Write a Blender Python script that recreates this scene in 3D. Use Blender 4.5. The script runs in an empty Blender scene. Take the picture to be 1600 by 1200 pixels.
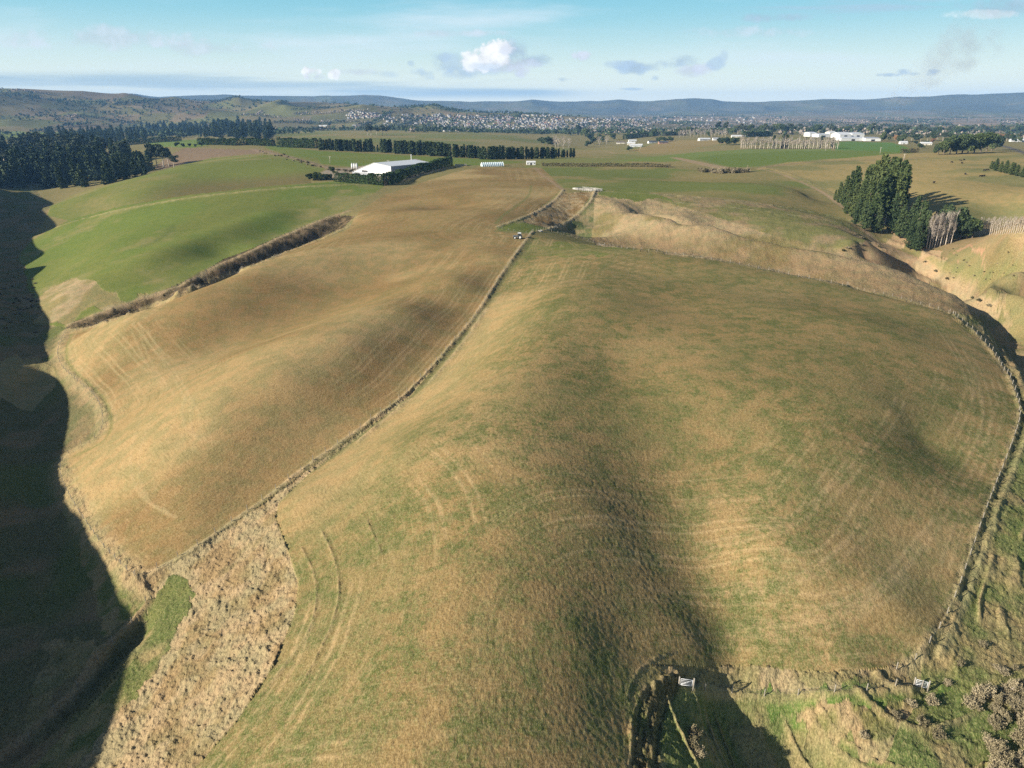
import bpy, bmesh, math, random
import numpy as np
from mathutils import Vector, Matrix
R = math.radians
random.seed(7)
rng = np.random.default_rng(7)
SC = bpy.context.scene
COL = SC.collection

# ------------------------------------------------------------------ camera, world, sun, exposure
CAMZ = 62.0
PITCH = 21.4
F = 1109.0                       # focal length in pixels of a 1600 px wide frame
cam = bpy.data.cameras.new('camera')
cam.sensor_width = 36.0
cam.lens = 36.0 * F / 1600.0
cam.clip_start = 0.5
cam.clip_end = 60000
camo = bpy.data.objects.new('camera', cam)
camo.location = (0, 0, CAMZ)
camo.rotation_euler = (R(90 - PITCH), 0, 0)
COL.objects.link(camo)
SC.camera = camo

SUN_EL, SUN_SH = 23.5, 23.0      # elevation; shadows fall towards this bearing, counted from +X to +Y
SKY_STRENGTH = 0.12
world = bpy.data.worlds.new('World')
SC.world = world
world.use_nodes = True
sun = bpy.data.lights.new('sun', 'SUN')
sun.energy = 5.0
sun.angle = R(0.5)
sun.color = (1.0, 0.91, 0.78)
suno = bpy.data.objects.new('sun', sun)
COL.objects.link(suno)
_d = Vector((math.cos(R(SUN_SH)) * math.cos(R(SUN_EL)), math.sin(R(SUN_SH)) * math.cos(R(SUN_EL)), -math.sin(R(SUN_EL))))
suno.rotation_euler = _d.to_track_quat('-Z', 'Y').to_euler()
suno.location = (-200, -80, 300)
SC.view_settings.view_transform = 'Standard'
SC.view_settings.look = 'None'
SC.view_settings.gamma = 1.0
SC.view_settings.use_curve_mapping = False
SC.view_settings.exposure = 0.92
SC.render.engine = 'CYCLES'
SC.cycles.max_bounces = 6
SC.cycles.diffuse_bounces = 2
SC.cycles.glossy_bounces = 2
SC.cycles.transparent_max_bounces = 12
SC.cycles.volume_bounces = 1
SC.cycles.use_denoising = False

# ------------------------------------------------------------------ small helpers
CP, SP = math.cos(R(PITCH)), math.sin(R(PITCH))

def ray(px, py):
    u = (px - 800.0) / F
    v = (py - 600.0) / F
    return np.stack([u + 0 * v, CP - v * SP, -SP - v * CP], -1)

def at_z(px, py, z):
    d = ray(np.float64(px), np.float64(py))
    t = (z - CAMZ) / d[2]
    return (d[0] * t, d[1] * t, z)

def at_r(px, r, z, row=165.):      # on the bearing of column px (taken on a given row), r metres out
    a = math.atan((px - 800.0) / F / (CP - (row - 600.) / F * SP))
    return (r * math.sin(a), r * math.cos(a), z)

def at_ry(px, r, y):               # same, but the height is chosen to show at image row y
    a = math.atan((px - 800.0) / F * CP)
    fy = r * math.cos(a)
    v = (y - 600.0) / F
    return (r * math.sin(a), fy, CAMZ + fy * (-SP - v * CP) / (CP - v * SP))

def hash2(ix, iy, s):
    h = (ix * 374761393 + iy * 668265263 + s * 974634777) & 0xFFFFFFFF
    h = ((h ^ (h >> 13)) * 1274126177) & 0xFFFFFFFF
    h = h ^ (h >> 16)
    return (h & 0xFFFF).astype(np.float32) / 65535.0

def vnoise(x, y, s=0):
    xf = np.floor(x); yf = np.floor(y)
    ix = xf.astype(np.int64); iy = yf.astype(np.int64)
    fx = (x - xf).astype(np.float32); fy = (y - yf).astype(np.float32)
    fx = fx * fx * fx * (fx * (fx * 6 - 15) + 10); fy = fy * fy * fy * (fy * (fy * 6 - 15) + 10)
    a = hash2(ix, iy, s); b = hash2(ix + 1, iy, s); c = hash2(ix, iy + 1, s); d = hash2(ix + 1, iy + 1, s)
    return (a + (b - a) * fx) * (1 - fy) + (c + (d - c) * fx) * fy

def fbm(x, y, s=0, o=4):
    t = 0; a = 0.5; n = 0
    for k in range(o):
        t = t + a * vnoise(x * 2 ** k + 17.3 * k, y * 2 ** k - 9.1 * k, s + k); n += a; a *= 0.5
    return t / n

def sstep(a, b, x):
    t = np.clip((x - a) / (b - a), 0, 1)
    return t * t * (3 - 2 * t)

# ------------------------------------------------------------------ the lie of the land
CT = []
def catm_lite(p, n=3): return [tuple(a[k] + (b[k] - a[k]) * i / n for k in range(3)) for a, b in zip(p[:-1], p[1:]) for i in range(1, n + 1)]
def P(*pts):                       # a ridge or gully line: (image column, row, height); filled in between
    q = [at_z(*p) for p in pts]
    for i, p in enumerate(q):
        CT.append(p)
        if i + 1 < len(q):
            n = q[i + 1]
            CT.append(tuple((p[k] + n[k]) / 2 for k in range(3)))
def S(*pts):                       # single spots
    for p in pts: CT.append(at_z(*p))
def W(*pts, row=165.):             # (column, distance, height)
    for p in pts: CT.append(at_r(*p, row))
def Y(*pts):                       # (column, distance, image row)
    for p in pts: CT.append(at_ry(*p))

# gully along the main fence
P((840,372,0),(790,420,-3),(745,490,-7),(700,545,-10),(640,610,-13),(560,672,-16),(490,722,-18.5),(400,790,-21),(300,860,-24),(215,908,-28))
# crest of the central spur
P((900,390,1),(860,450,1.5),(830,520,1.5),(815,600,0.5),(800,700,-1),(780,800,-3),(755,900,-5),(725,1000,-7),(700,1100,-9),(680,1195,-11))
S((640,700,-5.5),(560,760,-11),(560,900,-11.5),(500,1000,-14),(430,1100,-17),(350,1195,-20),(470,780,-15.5))
S((440,850,-17.5),(400,950,-20),(330,1050,-22.5),(240,1180,-26),(300,950,-25))
P((225,945,-29.5),(190,1010,-31),(130,1080,-32.5),(50,1170,-34))
# main valley on the left
P((140,920,-32.5),(100,820,-33.5),(60,740,-34.5),(80,670,-35.5),(60,600,-36.5),(70,535,-37),(40,470,-37.5),(20,420,-38),(0,370,-38))
S((165,660,-29.5),(112,770,-30.5),(150,840,-30),(95,550,-33.5),(190,880,-28.5))
for p in ((-105,30,-11),(-128,70,-10),(-146,104,-7),(-162,125,-10),(-192,158,-11),(-228,184,1),(-240,208,1),(-278,255,-1),(-330,300,9),(-600,520,40),(-740,650,46),(-150,60,8),(-230,140,12),(-330,240,12),(-450,340,8)): CT.append(p)
for p in catm_lite(((-330,300,9),(-385,360,13),(-440,440,18),(-505,520,25),(-570,610,32),(-640,700,40),(-720,800,38))): CT.append(p)
# left field: two spurs with a hollow between, gully beyond
P((700,345,0),(600,380,-1),(500,402,-3),(400,432,-6),(300,465,-10.5),(200,502,-17.5),(130,525,-26))
P((540,338,-9),(480,372,-14),(400,404,-18),(330,433,-22),(250,463,-26),(170,488,-31),(110,512,-36))
P((700,405,-3),(560,455,-11.8),(450,503,-17),(350,545,-20.5),(250,587,-22),(180,625,-27))
P((770,400,-.5),(640,485,-3.2),(540,535,-4.8),(430,588,-8.3),(330,635,-12.8),(250,690,-19),(180,740,-26))
S((560,600,-11.5),(420,690,-16.5),(300,790,-21.5),(220,830,-26),(690,470,-5))
S((640,300,-1),(740,270,3.5),(720,330,.5),(650,322,-3),(690,322,-2.5),(800,310,0),(790,350,0),(850,285,2),(740,300,2),(590,330,-3))
# green hills beyond the gully
P((590,288,1),(480,291,0),(400,297,-2.5),(300,308,-6.5),(200,325,-13),(100,350,-24),(45,392,-35.5))
S((500,322,-6),(420,350,-11),(330,392,-18.5),(300,380,-16),(200,420,-22),(100,460,-31),(60,480,-36),(400,330,-7),(250,350,-13),(150,390,-22))
W((590,660,-3),(480,672,-7),(400,678,-10.5),(300,690,-16),(200,690,-23),(100,695,-33), row=315)
P((490,247,3),(400,249,1),(300,258,-3),(200,283,-11),(120,308,-21),(85,325,-28))
S((480,272,-1),(350,277,-5),(220,300,-13),(130,325,-26))
S((0,300,-36),(60,310,-34),(100,292,-27),(240,270,-14),(0,255,-27),(150,245,-19),(250,234,-8),(380,232,-2),(30,330,-37))
S((430,238,1),(500,248,1),(560,262,1),(640,262,2.5),(450,232,0),(600,236,0.5),(700,244,2),(800,247,1),(700,258,3),(560,225,-6),(800,235,-6),(880,246,-1))
# saddle, right-hand gullies and banks
S((920,300,1),(850,322,-.5),(880,320,-2.5),(870,338,-5),(835,352,-2),(900,352,-8.5),(890,340,-7))
P((940,384,-1),(1030,393,-.8),(1120,406,-1),(1300,441,-3),(1480,489,-6))
S((1300,462,-2),(1300,485,-.8),(1200,450,-.5),(1100,440,.3),(1000,430,.8),(1400,478,-3.6),(1400,505,-2),(1450,505,-3.6),(1480,520,-4.5),(1200,475,.5),(1050,455,1))
W((960,385,-10),(1100,352,-11),(1200,340,-12.5),(1300,327,-14.5),(1400,316,-14.5),(1490,318,-17),(1560,312,-24), row=440)
P((935,311,.5),(1000,328,1),(1100,351,.3),(1200,376,-3.6),(1300,397,-6.5),(1400,420,-10),(1500,458,-15),(1545,485,-22))
P((930,350,-8.5),(1000,372,-9),(1100,394,-9.5),(1200,412,-11),(1300,436,-12.5),(1400,460,-14),(1500,484,-16))
W((1000,492,-6),(1100,445,-9.5),(1200,422,-12.5),(1300,408,-14.5),(1370,398,-17), row=375)
P((1060,317,-1),(1150,329,-2.5),(1250,343,-4.5),(1340,357,-8))
S((1060,330,-3),(1100,343,-5),(1200,366,-7.5),(1300,384,-11),(1370,394,-14.5))
S((860,264,2),(1000,260,2),(1150,272,0),(1250,300,-3),(1040,296,0.5),(1080,280,-1.5),(960,285,1.5),(1320,345,-9))
P((1230,292,-4),(1300,327,-10),(1370,377,-17),(1440,412,-24),(1530,457,-32),(1590,520,-37))
S((1420,335,-7),(1500,330,-5),(1480,285,2),(1440,265,4),(1500,265,6),(1590,290,2),(1590,338,-8),(1420,248,5),(1590,240,9),(1500,246,7.5),(1330,250,3),(1350,280,-1),(1460,300,0),(1380,330,-9))
S((1530,366,-15),(1600,362,-15),(1480,378,-17),(1480,395,-19),(1560,400,-12),(1600,420,-10),(1560,440,-18),(1600,470,-21),(1585,490,-29))
# right-hand side of the central field
S((1300,600,0),(1200,500,1),(1350,500,0),(1450,560,-2.5),(1530,620,-6),(1587,645,-8),(1582,690,-9),(1544,787,-10.6),(1514,872,-13),(1484,952,-15.5),(1500,750,-9.4),(1440,690,-7.6),(1400,650,-3.4),(1490,690,-8.2),(1530,530,-6),(1570,580,-7),(1350,720,-4),(1250,750,-4.5),(1150,700,-4.5),(1200,850,-8.5),(1350,850,-9.3),(1400,950,-13.4),(1300,980,-14.3),(1190,1035,-18),(1290,1048,-17.4),(1400,1038,-17.6),(1100,600,0),(1050,480,1))
P((960,560,-.5),(995,650,-3),(1038,740,-7),(1082,830,-10.2),(1115,930,-14.2),(1150,1020,-18),(1172,1100,-21.8),(1210,1190,-26.5))
S((930,800,-4.7),(965,900,-8.8),(990,1000,-12.2),(1080,1000,-15),(965,1100,-14),(1000,1190,-16.6),(1045,1100,-16.8),(1090,1190,-20),(880,1100,-11),(850,900,-5.6),(900,1000,-8.7),(1030,1040,-14.6))
S((1300,1100,-19),(1440,1080,-19),(1400,1190,-22),(1270,1180,-25.5),(1590,1190,-22.5),(1590,1050,-18.8),(1590,900,-14.8),(1590,780,-11.6),(1606,700,-9.6))
for p in ((150,90,-27),(200,150,-24),(240,210,-22),(290,280,-28),(110,40,-32),(60,20,-36),(0,12,-22),(-30,10,-24),(-70,15,-30),(330,180,-24),(250,80,-27),(0,-60,-25),(-120,-60,0),(150,-60,-35)): CT.append(p)
# middle distance
W((-60,1000,-24),(-200,800,-20),(-300,1600,-20),(-400,600,0),(1700,600,0),(1800,900,4),(1900,400,-10),(1750,1400,-6))
S((1100,247,0),(1200,240,-3),(1100,229,-6),(1200,232,-6),(1300,230,-5),(1350,224,-9),(1300,217,-9),(960,240,-10),(970,228,-16),(900,226,-30),(1100,216,-8),(1050,236,-7),(1400,230,-5),(1450,228,-8),(1580,222,-6),(1500,215,-16))
S((1200,205,-30),(1450,205,-28),(1590,205,-28),(1000,208,-30),(900,208,-45))
S((500,212,-11),(620,213,-10),(800,216,-17),(700,206,-22),(850,210,-28),(450,205,-20))
S((0,209,-26),(130,203,-30),(300,200,-30),(420,207,-22))
W((-300,3000,-30),(0,3400,-36),(200,3400,-36),(400,3300,-36),(600,3300,-34),(800,3300,-44),(1000,3200,-44),(1200,3400,-44),(1400,3400,-44),(1600,3400,-44),(1900,3000,-40))
Y((0,4600,155),(60,4600,158),(130,4700,157),(200,4600,165),(260,4600,164),(340,4700,166),(430,4500,169),(480,4200,176),(-200,4600,152),(-400,4600,150))
Y((540,4100,172),(600,4300,170),(650,4200,172),(720,4300,176),(800,4300,180),(880,4300,183))
Y((560,3700,190),(650,3600,192),(720,3600,195))
W((1000,5000,-44),(1100,6000,-44),(1300,5000,-44),(1500,6000,-44),(1600,5000,-44),(900,6000,-30),(600,6500,-25),(300,6800,-20),(0,7000,-20),(1900,5000,-40),(-300,7000,-10),(1300,7600,-40),(1000,7600,-40),(1600,7600,-38))
CTR = np.array(CT)

def tps_fit(c, lam=0.02):
    X = c[:, :2] / 100.0
    d = np.linalg.norm(X[:, None] - X[None], axis=-1)
    K = np.where(d > 0, d * d * np.log(np.maximum(d, 1e-9)), 0)
    # softer where the points lie far out
    K += np.diag(lam * 0.002 * (1 + np.linalg.norm(X, axis=1)))
    n = len(c)
    Pm = np.hstack([np.ones((n, 1)), X])
    A = np.zeros((n + 3, n + 3)); A[:n, :n] = K; A[:n, n:] = Pm; A[n:, :n] = Pm.T
    b = np.zeros(n + 3); b[:n] = c[:, 2]
    return X, np.linalg.solve(A, b)
TX, TW = tps_fit(CTR)

def tps(x, y):
    x = np.asarray(x) / 100.0; y = np.asarray(y) / 100.0
    out = np.empty(x.size); xf = x.ravel(); yf = y.ravel()
    for i in range(0, x.size, 20000):
        dx = xf[i:i + 20000, None] - TX[None, :, 0]; dy = yf[i:i + 20000, None] - TX[None, :, 1]
        d2 = dx * dx + dy * dy
        k = 0.5 * d2 * np.log(np.maximum(d2, 1e-12))
        out[i:i + 20000] = k @ TW[:-3] + TW[-3] + TW[-2] * xf[i:i + 20000] + TW[-1] * yf[i:i + 20000]
    return out.reshape(x.shape)

# a polar sheet about the viewpoint: fine near by, coarse far out, reaching past the hills
def steps(a, b, d): return np.linspace(a, b, max(2, int(round((b - a) / d))), endpoint=False)
AZ = np.radians(np.concatenate([steps(-75, -47, .5), steps(-47, 47, .075), steps(47, 75.01, .5)]))
LR = np.concatenate([steps(math.log(14), math.log(45), .02), steps(math.log(45), math.log(220), .003), steps(math.log(220), math.log(1000), .0052), steps(math.log(1000), math.log(14000), .011)])
NA, NR = len(AZ), len(LR)
RR = np.exp(LR)
GX = (np.sin(AZ)[None, :] * RR[:, None]); GY = (np.cos(AZ)[None, :] * RR[:, None])

# far ranges: sky line rows by column
H2 = np.array([(-300,150),(100,156),(170,153),(210,149.5),(250,153.5),(330,150.5),(380,152),(440,151),(490,153),(530,150),(570,150),(610,154),(650,157),(700,158),(740,160.5),(790,160),(830,158),(865,161),(900,161),(930,159.5),(965,158),(1000,160),(1040,158.5),(1075,156),(1110,157),(1130,160),(1180,160),(1230,159),(1290,157),(1330,156.5),(1400,153),(1450,154),(1480,152),(1520,151),(1560,149),(1600,149),(1900,150)])

def relief(x, y):
    """height above the interpolated ground: far ranges and the roughness of the hill country"""
    r = np.hypot(x, y); az = np.arctan2(x, y)
    px = 800 + F / CP * np.tan(np.clip(az, -1.2, 1.2))
    row = np.interp(px, H2[:, 0], H2[:, 1])
    top = CAMZ + 10500 * np.cos(az) * (165.4 - row) / F + 36
    prof = np.exp(-((r - 10500) / 1500.0) ** 2)
    prof = np.where(r > 10500, np.maximum(prof, .55), prof)
    n = fbm(x / 1500.0, y / 1500.0, 11, 4)
    rid = 1 - np.abs(2 * fbm(x / 1100.0 + 3, y / 1500.0, 21, 3) - 1) * 1.6
    z = top * prof * (1 - (1 - rid) * .5 * sstep(0, .6, 1 - prof)) * 1.0
    z = z + sstep(7000, 8500, r) * np.minimum(prof, 1) * ((n - .5) * 60 + (fbm(x / 520., y / 900., 33, 3) - .5) * 55 + (rid - .6) * 70 * sstep(.0, .5, 1 - prof))
    # hill country on the left, 3 to 6 km out
    m = sstep(3200, 4300, r) * (1 - sstep(6500, 8500, r)) * (1 - sstep(480, 900, px))
    z = z + m * ((1 - np.abs(2 * fbm(x / 950.0, y / 950.0, 31, 3) - 1) * 1.3) - .6) * 115
    m = sstep(2600, 3600, r) * (1 - sstep(5500, 7500, r)) * sstep(380, 520, px) * (1 - sstep(900, 1100, px))
    z = z + m * (fbm(x / 350.0, y / 420.0, 41, 3) - .5) * 30
    m = sstep(1100, 1700, r) * (1 - sstep(3000, 3800, r)) * (1 - sstep(1000, 1400, px))
    z = z + m * (fbm(x / 260.0, y / 300.0, 51, 2) - .5) * 9
    return z

_cs = 4
_ai = np.linspace(0, NA - 1, NA // _cs); _ri = np.linspace(0, NR - 1, NR // _cs)
_az = np.interp(_ai, np.arange(NA), AZ); _lr = np.interp(_ri, np.arange(NR), LR)
_gx = np.sin(_az)[None] * np.exp(_lr)[:, None]; _gy = np.cos(_az)[None] * np.exp(_lr)[:, None]
ZC = tps(_gx, _gy)
_far = np.exp(_lr)[:, None] * np.ones_like(_az)[None]
ZC = np.where(_far > 7000, ZC * (1 - sstep(7000, 9000, _far)) + -44 * sstep(7000, 9000, _far), ZC)
ZC = ZC + relief(_gx, _gy)
def up1(A, q, axis):
    """Catmull-Rom along one axis at fractional indices q"""
    A = np.moveaxis(A, axis, 0); n = A.shape[0]
    i = np.clip(np.floor(q).astype(int), 0, n - 2); t = (q - i)
    t = t.reshape((-1,) + (1,) * (A.ndim - 1))
    g = lambda k: A[np.clip(i + k, 0, n - 1)]
    p0, p1, p2, p3 = g(-1), g(0), g(1), g(2)
    o = p1 + .5 * t * (p2 - p0 + t * (2 * p0 - 5 * p1 + 4 * p2 - p3 + t * (3 * (p1 - p2) + p3 - p0)))
    return np.moveaxis(o, 0, axis)
GZ = up1(up1(ZC, np.arange(NR) * (len(_ri) - 1) / (NR - 1), 0), np.arange(NA) * (len(_ai) - 1) / (NA - 1), 1)

def pdist(x, y, L):
    """distance to a polyline and the running length there"""
    best = np.full(x.shape, 1e9); along = np.zeros(x.shape); acc = 0.0
    for i in range(len(L) - 1):
        ax, ay = L[i][0], L[i][1]; ex, ey = L[i + 1][0] - ax, L[i + 1][1] - ay
        ll = ex * ex + ey * ey
        if ll < 1e-9: continue
        t = np.clip(((x - ax) * ex + (y - ay) * ey) / ll, 0, 1)
        d = np.hypot(x - ax - t * ex, y - ay - t * ey)
        k = d < best; best = np.where(k, d, best); along = np.where(k, acc + t * ll ** .5, along); acc += ll ** .5
    return best, along

def gidx(x, y):
    r = np.hypot(x, y); a = np.arctan2(x, y)
    return np.interp(np.log(np.maximum(r, 1)), LR, np.arange(NR)), np.interp(a, AZ, np.arange(NA))

def hz(x, y):
    """ground height"""
    i, j = gidx(np.asarray(x, float), np.asarray(y, float))
    i0 = np.clip(np.floor(i).astype(int), 0, NR - 2); j0 = np.clip(np.floor(j).astype(int), 0, NA - 2)
    fi, fj = i - i0, j - j0
    return (GZ[i0, j0] * (1 - fj) + GZ[i0, j0 + 1] * fj) * (1 - fi) + (GZ[i0 + 1, j0] * (1 - fj) + GZ[i0 + 1, j0 + 1] * fj) * fi

def gp(px, py, tmax=13500):
    """the spot of ground seen at an image point (first hit of the line of sight)"""
    d = ray(np.float64(px), np.float64(py)); n = np.hypot(d[0], d[1])
    rr = RR
    x = d[0] / n * rr; y = d[1] / n * rr; z = CAMZ + d[2] / n * rr
    h = hz(x, y); k = np.nonzero(z < h)[0]
    if len(k) == 0: return None
    k = k[0]
    if k == 0: return (x[0], y[0], h[0])
    e0 = z[k - 1] - h[k - 1]; e1 = h[k] - z[k]; t = e0 / (e0 + e1)
    X = x[k - 1] + (x[k] - x[k - 1]) * t; Yv = y[k - 1] + (y[k] - y[k - 1]) * t
    return (X, Yv, float(hz(X, Yv)))

def dens(pts, step=14):
    o = []
    for i in range(len(pts) - 1):
        a, b = np.array(pts[i], float), np.array(pts[i + 1], float)
        n = max(1, int(np.linalg.norm(b - a) / step))
        for k in range(n): o.append(tuple(a + (b - a) * k / n))
    o.append(tuple(pts[-1])); return o

def catm(pts, n=6):
    """smooth curve through points"""
    p = np.array(pts, float); o = []
    for i in range(len(p) - 1):
        p0, p1, p2, p3 = p[max(i - 1, 0)], p[i], p[i + 1], p[min(i + 2, len(p) - 1)]
        for k in range(n):
            t = k / n
            o.append(p1 + .5 * t * (p2 - p0 + t * (2 * p0 - 5 * p1 + 4 * p2 - p3 + t * (3 * (p1 - p2) + p3 - p0))))
    o.append(p[-1]); return o

def gline(pts, step=12, smooth=True):
    q = catm(pts) if smooth else dens(pts, step)
    o = [gp(*p) for p in q]
    return np.array([p for p in o if p is not None])

def near(L, pad):
    """window of the sheet round a ground polyline"""
    L = np.asarray(L); r = np.hypot(L[:, 0], L[:, 1]); rmin = max(r.min() - pad, 14.5); a = np.arctan2(L[:, 0], L[:, 1])
    i0, i1 = np.interp(np.log([rmin, r.max() + pad]), LR, np.arange(NR)); da = pad / rmin
    j0, j1 = np.interp([a.min() - da, a.max() + da], AZ, np.arange(NA))
    return slice(int(i0), int(i1) + 2), slice(int(j0), int(j1) + 2)

def carve(L, w, dep, taper=True):
    """cut a gully (or raise a bank when dep < 0) along a ground polyline"""
    sl = near(L, 3 * w)
    x, y = GX[sl], GY[sl]
    d, s = pdist(x, y, L)
    tot = np.hypot(*np.diff(np.asarray(L)[:, :2], axis=0).T).sum()
    e = np.minimum(1, np.minimum(s, tot - s) / (.18 * tot)) if taper else 1
    GZ[sl] -= dep * np.exp(-(d / w) ** 2) * sstep(0, 1, e)

WL = lambda row, *p: np.array([at_r(*q, row) for q in catm(p)])
V3 = gline([(545,332),(520,348),(480,368),(430,390),(400,402),(365,418),(330,432),(290,447),(250,463),(210,476),(170,490),(130,502),(105,514)])
V4 = WL(315, (560,665,0),(480,668,0),(400,675,0),(300,683,0),(200,685,0),(100,690,0))
V6 = WL(370, (975,488,0),(1040,457,0),(1100,435,0),(1200,409,0),(1300,396,0))
VQ = gline([(1330,352),(1370,378),(1410,402),(1450,422),(1490,440),(1530,458),(1570,490),(1600,525)])
V0 = gline([(200,985),(160,930),(120,880),(95,820),(70,760),(75,690),(65,620),(60,560),(55,510),(40,470),(25,430)])
VL = gline([(228,940),(215,985),(185,1020),(150,1065),(100,1110),(40,1160),(-30,1210)])
VT = gline([(876,348),(890,354),(905,361),(925,370)])
carve(V3, 8.5, 10.5); carve(V4, 17, 8); carve(V6, 8.5, 7.5); carve(VQ, 12, 4); carve(V0, 9, 2.0); carve(VL, 2.2, 2.2)

carve(VT, 11, 6)
carve(gline([(1088,1082),(1128,1125),(1165,1190),(1195,1260)]), 4.5, 2.6)
def dent(px, py, w, dep):
    c = gp(px, py)
    GZ[:] -= dep * np.exp(-((GX - c[0]) ** 2 + (GY - c[1]) ** 2) / w ** 2)
carve(gline([(590,288),(480,292),(400,298),(300,309),(200,326),(120,346)]), 13, -2.6)
carve(gline([(1490,438),(1535,460),(1570,492),(1600,530),(1650,580),(1700,640)]), 12, 9)
dent(345, 390, 15, 3.0); dent(450, 352, 22, 2.5); dent(420, 372, 16, 1.5)
carve(gline([(190,432),(240,405),(310,378),(390,350),(470,328)]), 15, -2.2)
dent(35, 592, 11, -5.0); dent(12, 600, 9, -3.0); dent(140, 1035, 3.6, -2.2)
dent(700, 322, 24, 2.0); dent(330, 520, 24, -1.0)
# ------------------------------------------------------------------ what grows where
def raster(L):
    """cells of the sheet inside a ground polygon"""
    gi, gj = gidx(np.array([p[0] for p in L]), np.array([p[1] for p in L]))
    cnt = np.zeros((NR, NA + 1), np.int32)
    n = len(gi)
    for k in range(n):
        a, b, c, d = gi[k], gj[k], gi[(k + 1) % n], gj[(k + 1) % n]
        if a > c: a, b, c, d = c, d, a, b
        rows = np.arange(math.ceil(a), math.ceil(c))
        rows = rows[(rows >= 0) & (rows < NR)]
        if len(rows) == 0: continue
        colx = b + (d - b) * (rows - a) / (c - a)
        np.add.at(cnt, (rows, np.clip(np.ceil(colx), 0, NA).astype(int)), 1)
    return (np.cumsum(cnt, 1)[:, :NA] % 2).astype(bool)

def gpoly(pts, smooth=False):
    q = catm(list(pts) + [pts[0]], 5) if smooth else dens(list(pts) + [pts[0]], 10)
    o = [gp(*p) for p in q]
    return np.array([p for p in o if p is not None])

GR = np.hypot(GX, GY)
def N(s, sc, o=3, sy=None): return fbm(GX / sc, GY / (sy or sc), s, o)
C = np.zeros((NR, NA, 3), np.float32)      # colour of the ground cover
RO = np.zeros((NR, NA), np.float32)        # how rough and tussocky
GN = np.zeros((NR, NA), np.float32)        # how readily green patches show
ROWS = np.zeros((NR, NA), np.float32)      # metres from the edge the drill followed
RAMT = np.zeros((NR, NA), np.float32)
ALONG = np.zeros((NR, NA), np.float32)
DZ = np.zeros((NR, NA), np.float64)        # tussocks, windrows, banks
V = lambda *c: np.array(c, np.float32)
TAN, BROWN, PALE, STRAW = V(.258,.182,.080), V(.198,.130,.056), V(.36,.28,.165), V(.345,.255,.122)
GREEN, LUSH, OLIVE, DKG = V(.118,.160,.035), V(.098,.162,.029), V(.18,.165,.065), V(.05,.07,.026)
DIRT, SAND = V(.27,.185,.11), V(.44,.31,.18)
def mix(a, b, t): return a + (b - a) * np.asarray(t)[..., None]
def setc(m, c, ro=0., gn=0.):
    C[m] = c if np.ndim(c) == 1 else c[m]
    RO[m] = ro; GN[m] = gn

n40, n12, n4, n120 = N(1, 40.), N(2, 12.), N(3, 4.), N(4, 120.)
# the far country: patchwork of paddocks, each its own colour, then scrub, then haze and shade tints
cx, cy = GX / 170.0 + .35 * vnoise(GX / 400., GY / 400., 71), GY / 260.0 + .35 * vnoise(GX / 400., GY / 400., 72)
pid = hash2(np.floor(cx + .25 * cy).astype(np.int64), np.floor(cy - .1 * cx).astype(np.int64), 5)
far = np.where((pid < .3)[..., None], V(.14,.16,.055), np.where((pid < .62)[..., None], V(.22,.185,.09), np.where((pid < .82)[..., None], V(.24,.185,.115), V(.17,.17,.07))))
far = far * (.75 + .5 * n120[..., None])
px_ = 800 + F / CP * np.tan(np.clip(np.arctan2(GX, GY), -1.2, 1.2))
plain = sstep(3000, 4000, GR) * sstep(850, 1000, px_) * (1 - sstep(7000, 8200, GR))
far = mix(far, V(.27,.19,.135) * (.8 + .4 * n120[..., None]), plain * .75)
scrub = sstep(.52, .62, N(6, 330., 4) + .08 * (n40 - .5))
far = mix(far, V(.055,.065,.032), scrub * sstep(2600, 4200, GR) * .75)
far = mix(far, V(.055,.085,.085), sstep(7600, 9000, GR) * (.62 + .38 * sstep(.45, .6, N(8, 600., 4))))  # far ranges tinted bluish: haze put into their colour
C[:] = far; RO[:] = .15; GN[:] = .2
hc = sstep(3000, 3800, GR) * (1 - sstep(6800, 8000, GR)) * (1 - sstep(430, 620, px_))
far = mix(far, far * V(.62,.62,.66), hc * (.35 + .65 * sstep(.42, .58, N(9, 420., 4))))  # left hill country darkened bluish: slope shading put into the colour
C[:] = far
midg = (GR < 3000)
C[midg] = (mix(OLIVE, V(.20,.175,.08), n120))[midg]

_jj, _ii = np.meshgrid(np.arange(NA, dtype=np.float32), np.arange(NR, dtype=np.float32))
OI = ((fbm(_jj / 26., _ii / 26., 401, 3) - .5) * 34).astype(int); OJ = ((fbm(_jj / 26., _ii / 26., 405, 3) - .5) * 34).astype(int)
def Z(pts, ragged=False):
    m = raster(gpoly(pts, ragged))
    if ragged: m = m[np.clip(_ii.astype(int) + OI, 0, NR - 1), np.clip(_jj.astype(int) + OJ, 0, NA - 1)]
    return m
# mid distance paddocks (painted far to near)
setc(Z([(430,232),(430,200),(620,198),(860,206),(900,232),(860,248)]), mix(V(.14,.165,.055), V(.22,.19,.085), sstep(.4, .62, N(61, 160., 3))), .1, .2)
setc(Z([(0,218),(0,206),(110,206),(90,218)]), V(.14,.20,.05))
setc(Z([(820,262),(830,246),(900,232),(1010,225),(1230,215),(1420,228),(1350,250),(1200,262),(1000,258)]), mix(V(.235,.20,.09), V(.16,.18,.06), sstep(.45, .6, N(62, 90., 3))), .1, .2)
setc(Z([(960,252),(1000,247),(1085,238),(1170,233),(1300,233),(1300,238),(1120,247),(1040,253)]), V(.13,.19,.045))
setc(Z([(1085,247),(1130,241),(1240,236),(1340,236),(1410,235),(1428,240),(1390,244),(1300,248),(1230,253),(1190,259),(1150,262),(1120,256)]), LUSH)
setc(Z([(1305,222),(1325,221),(1395,223),(1425,233),(1420,239),(1370,236),(1305,235)]), V(.075,.18,.035))
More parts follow.
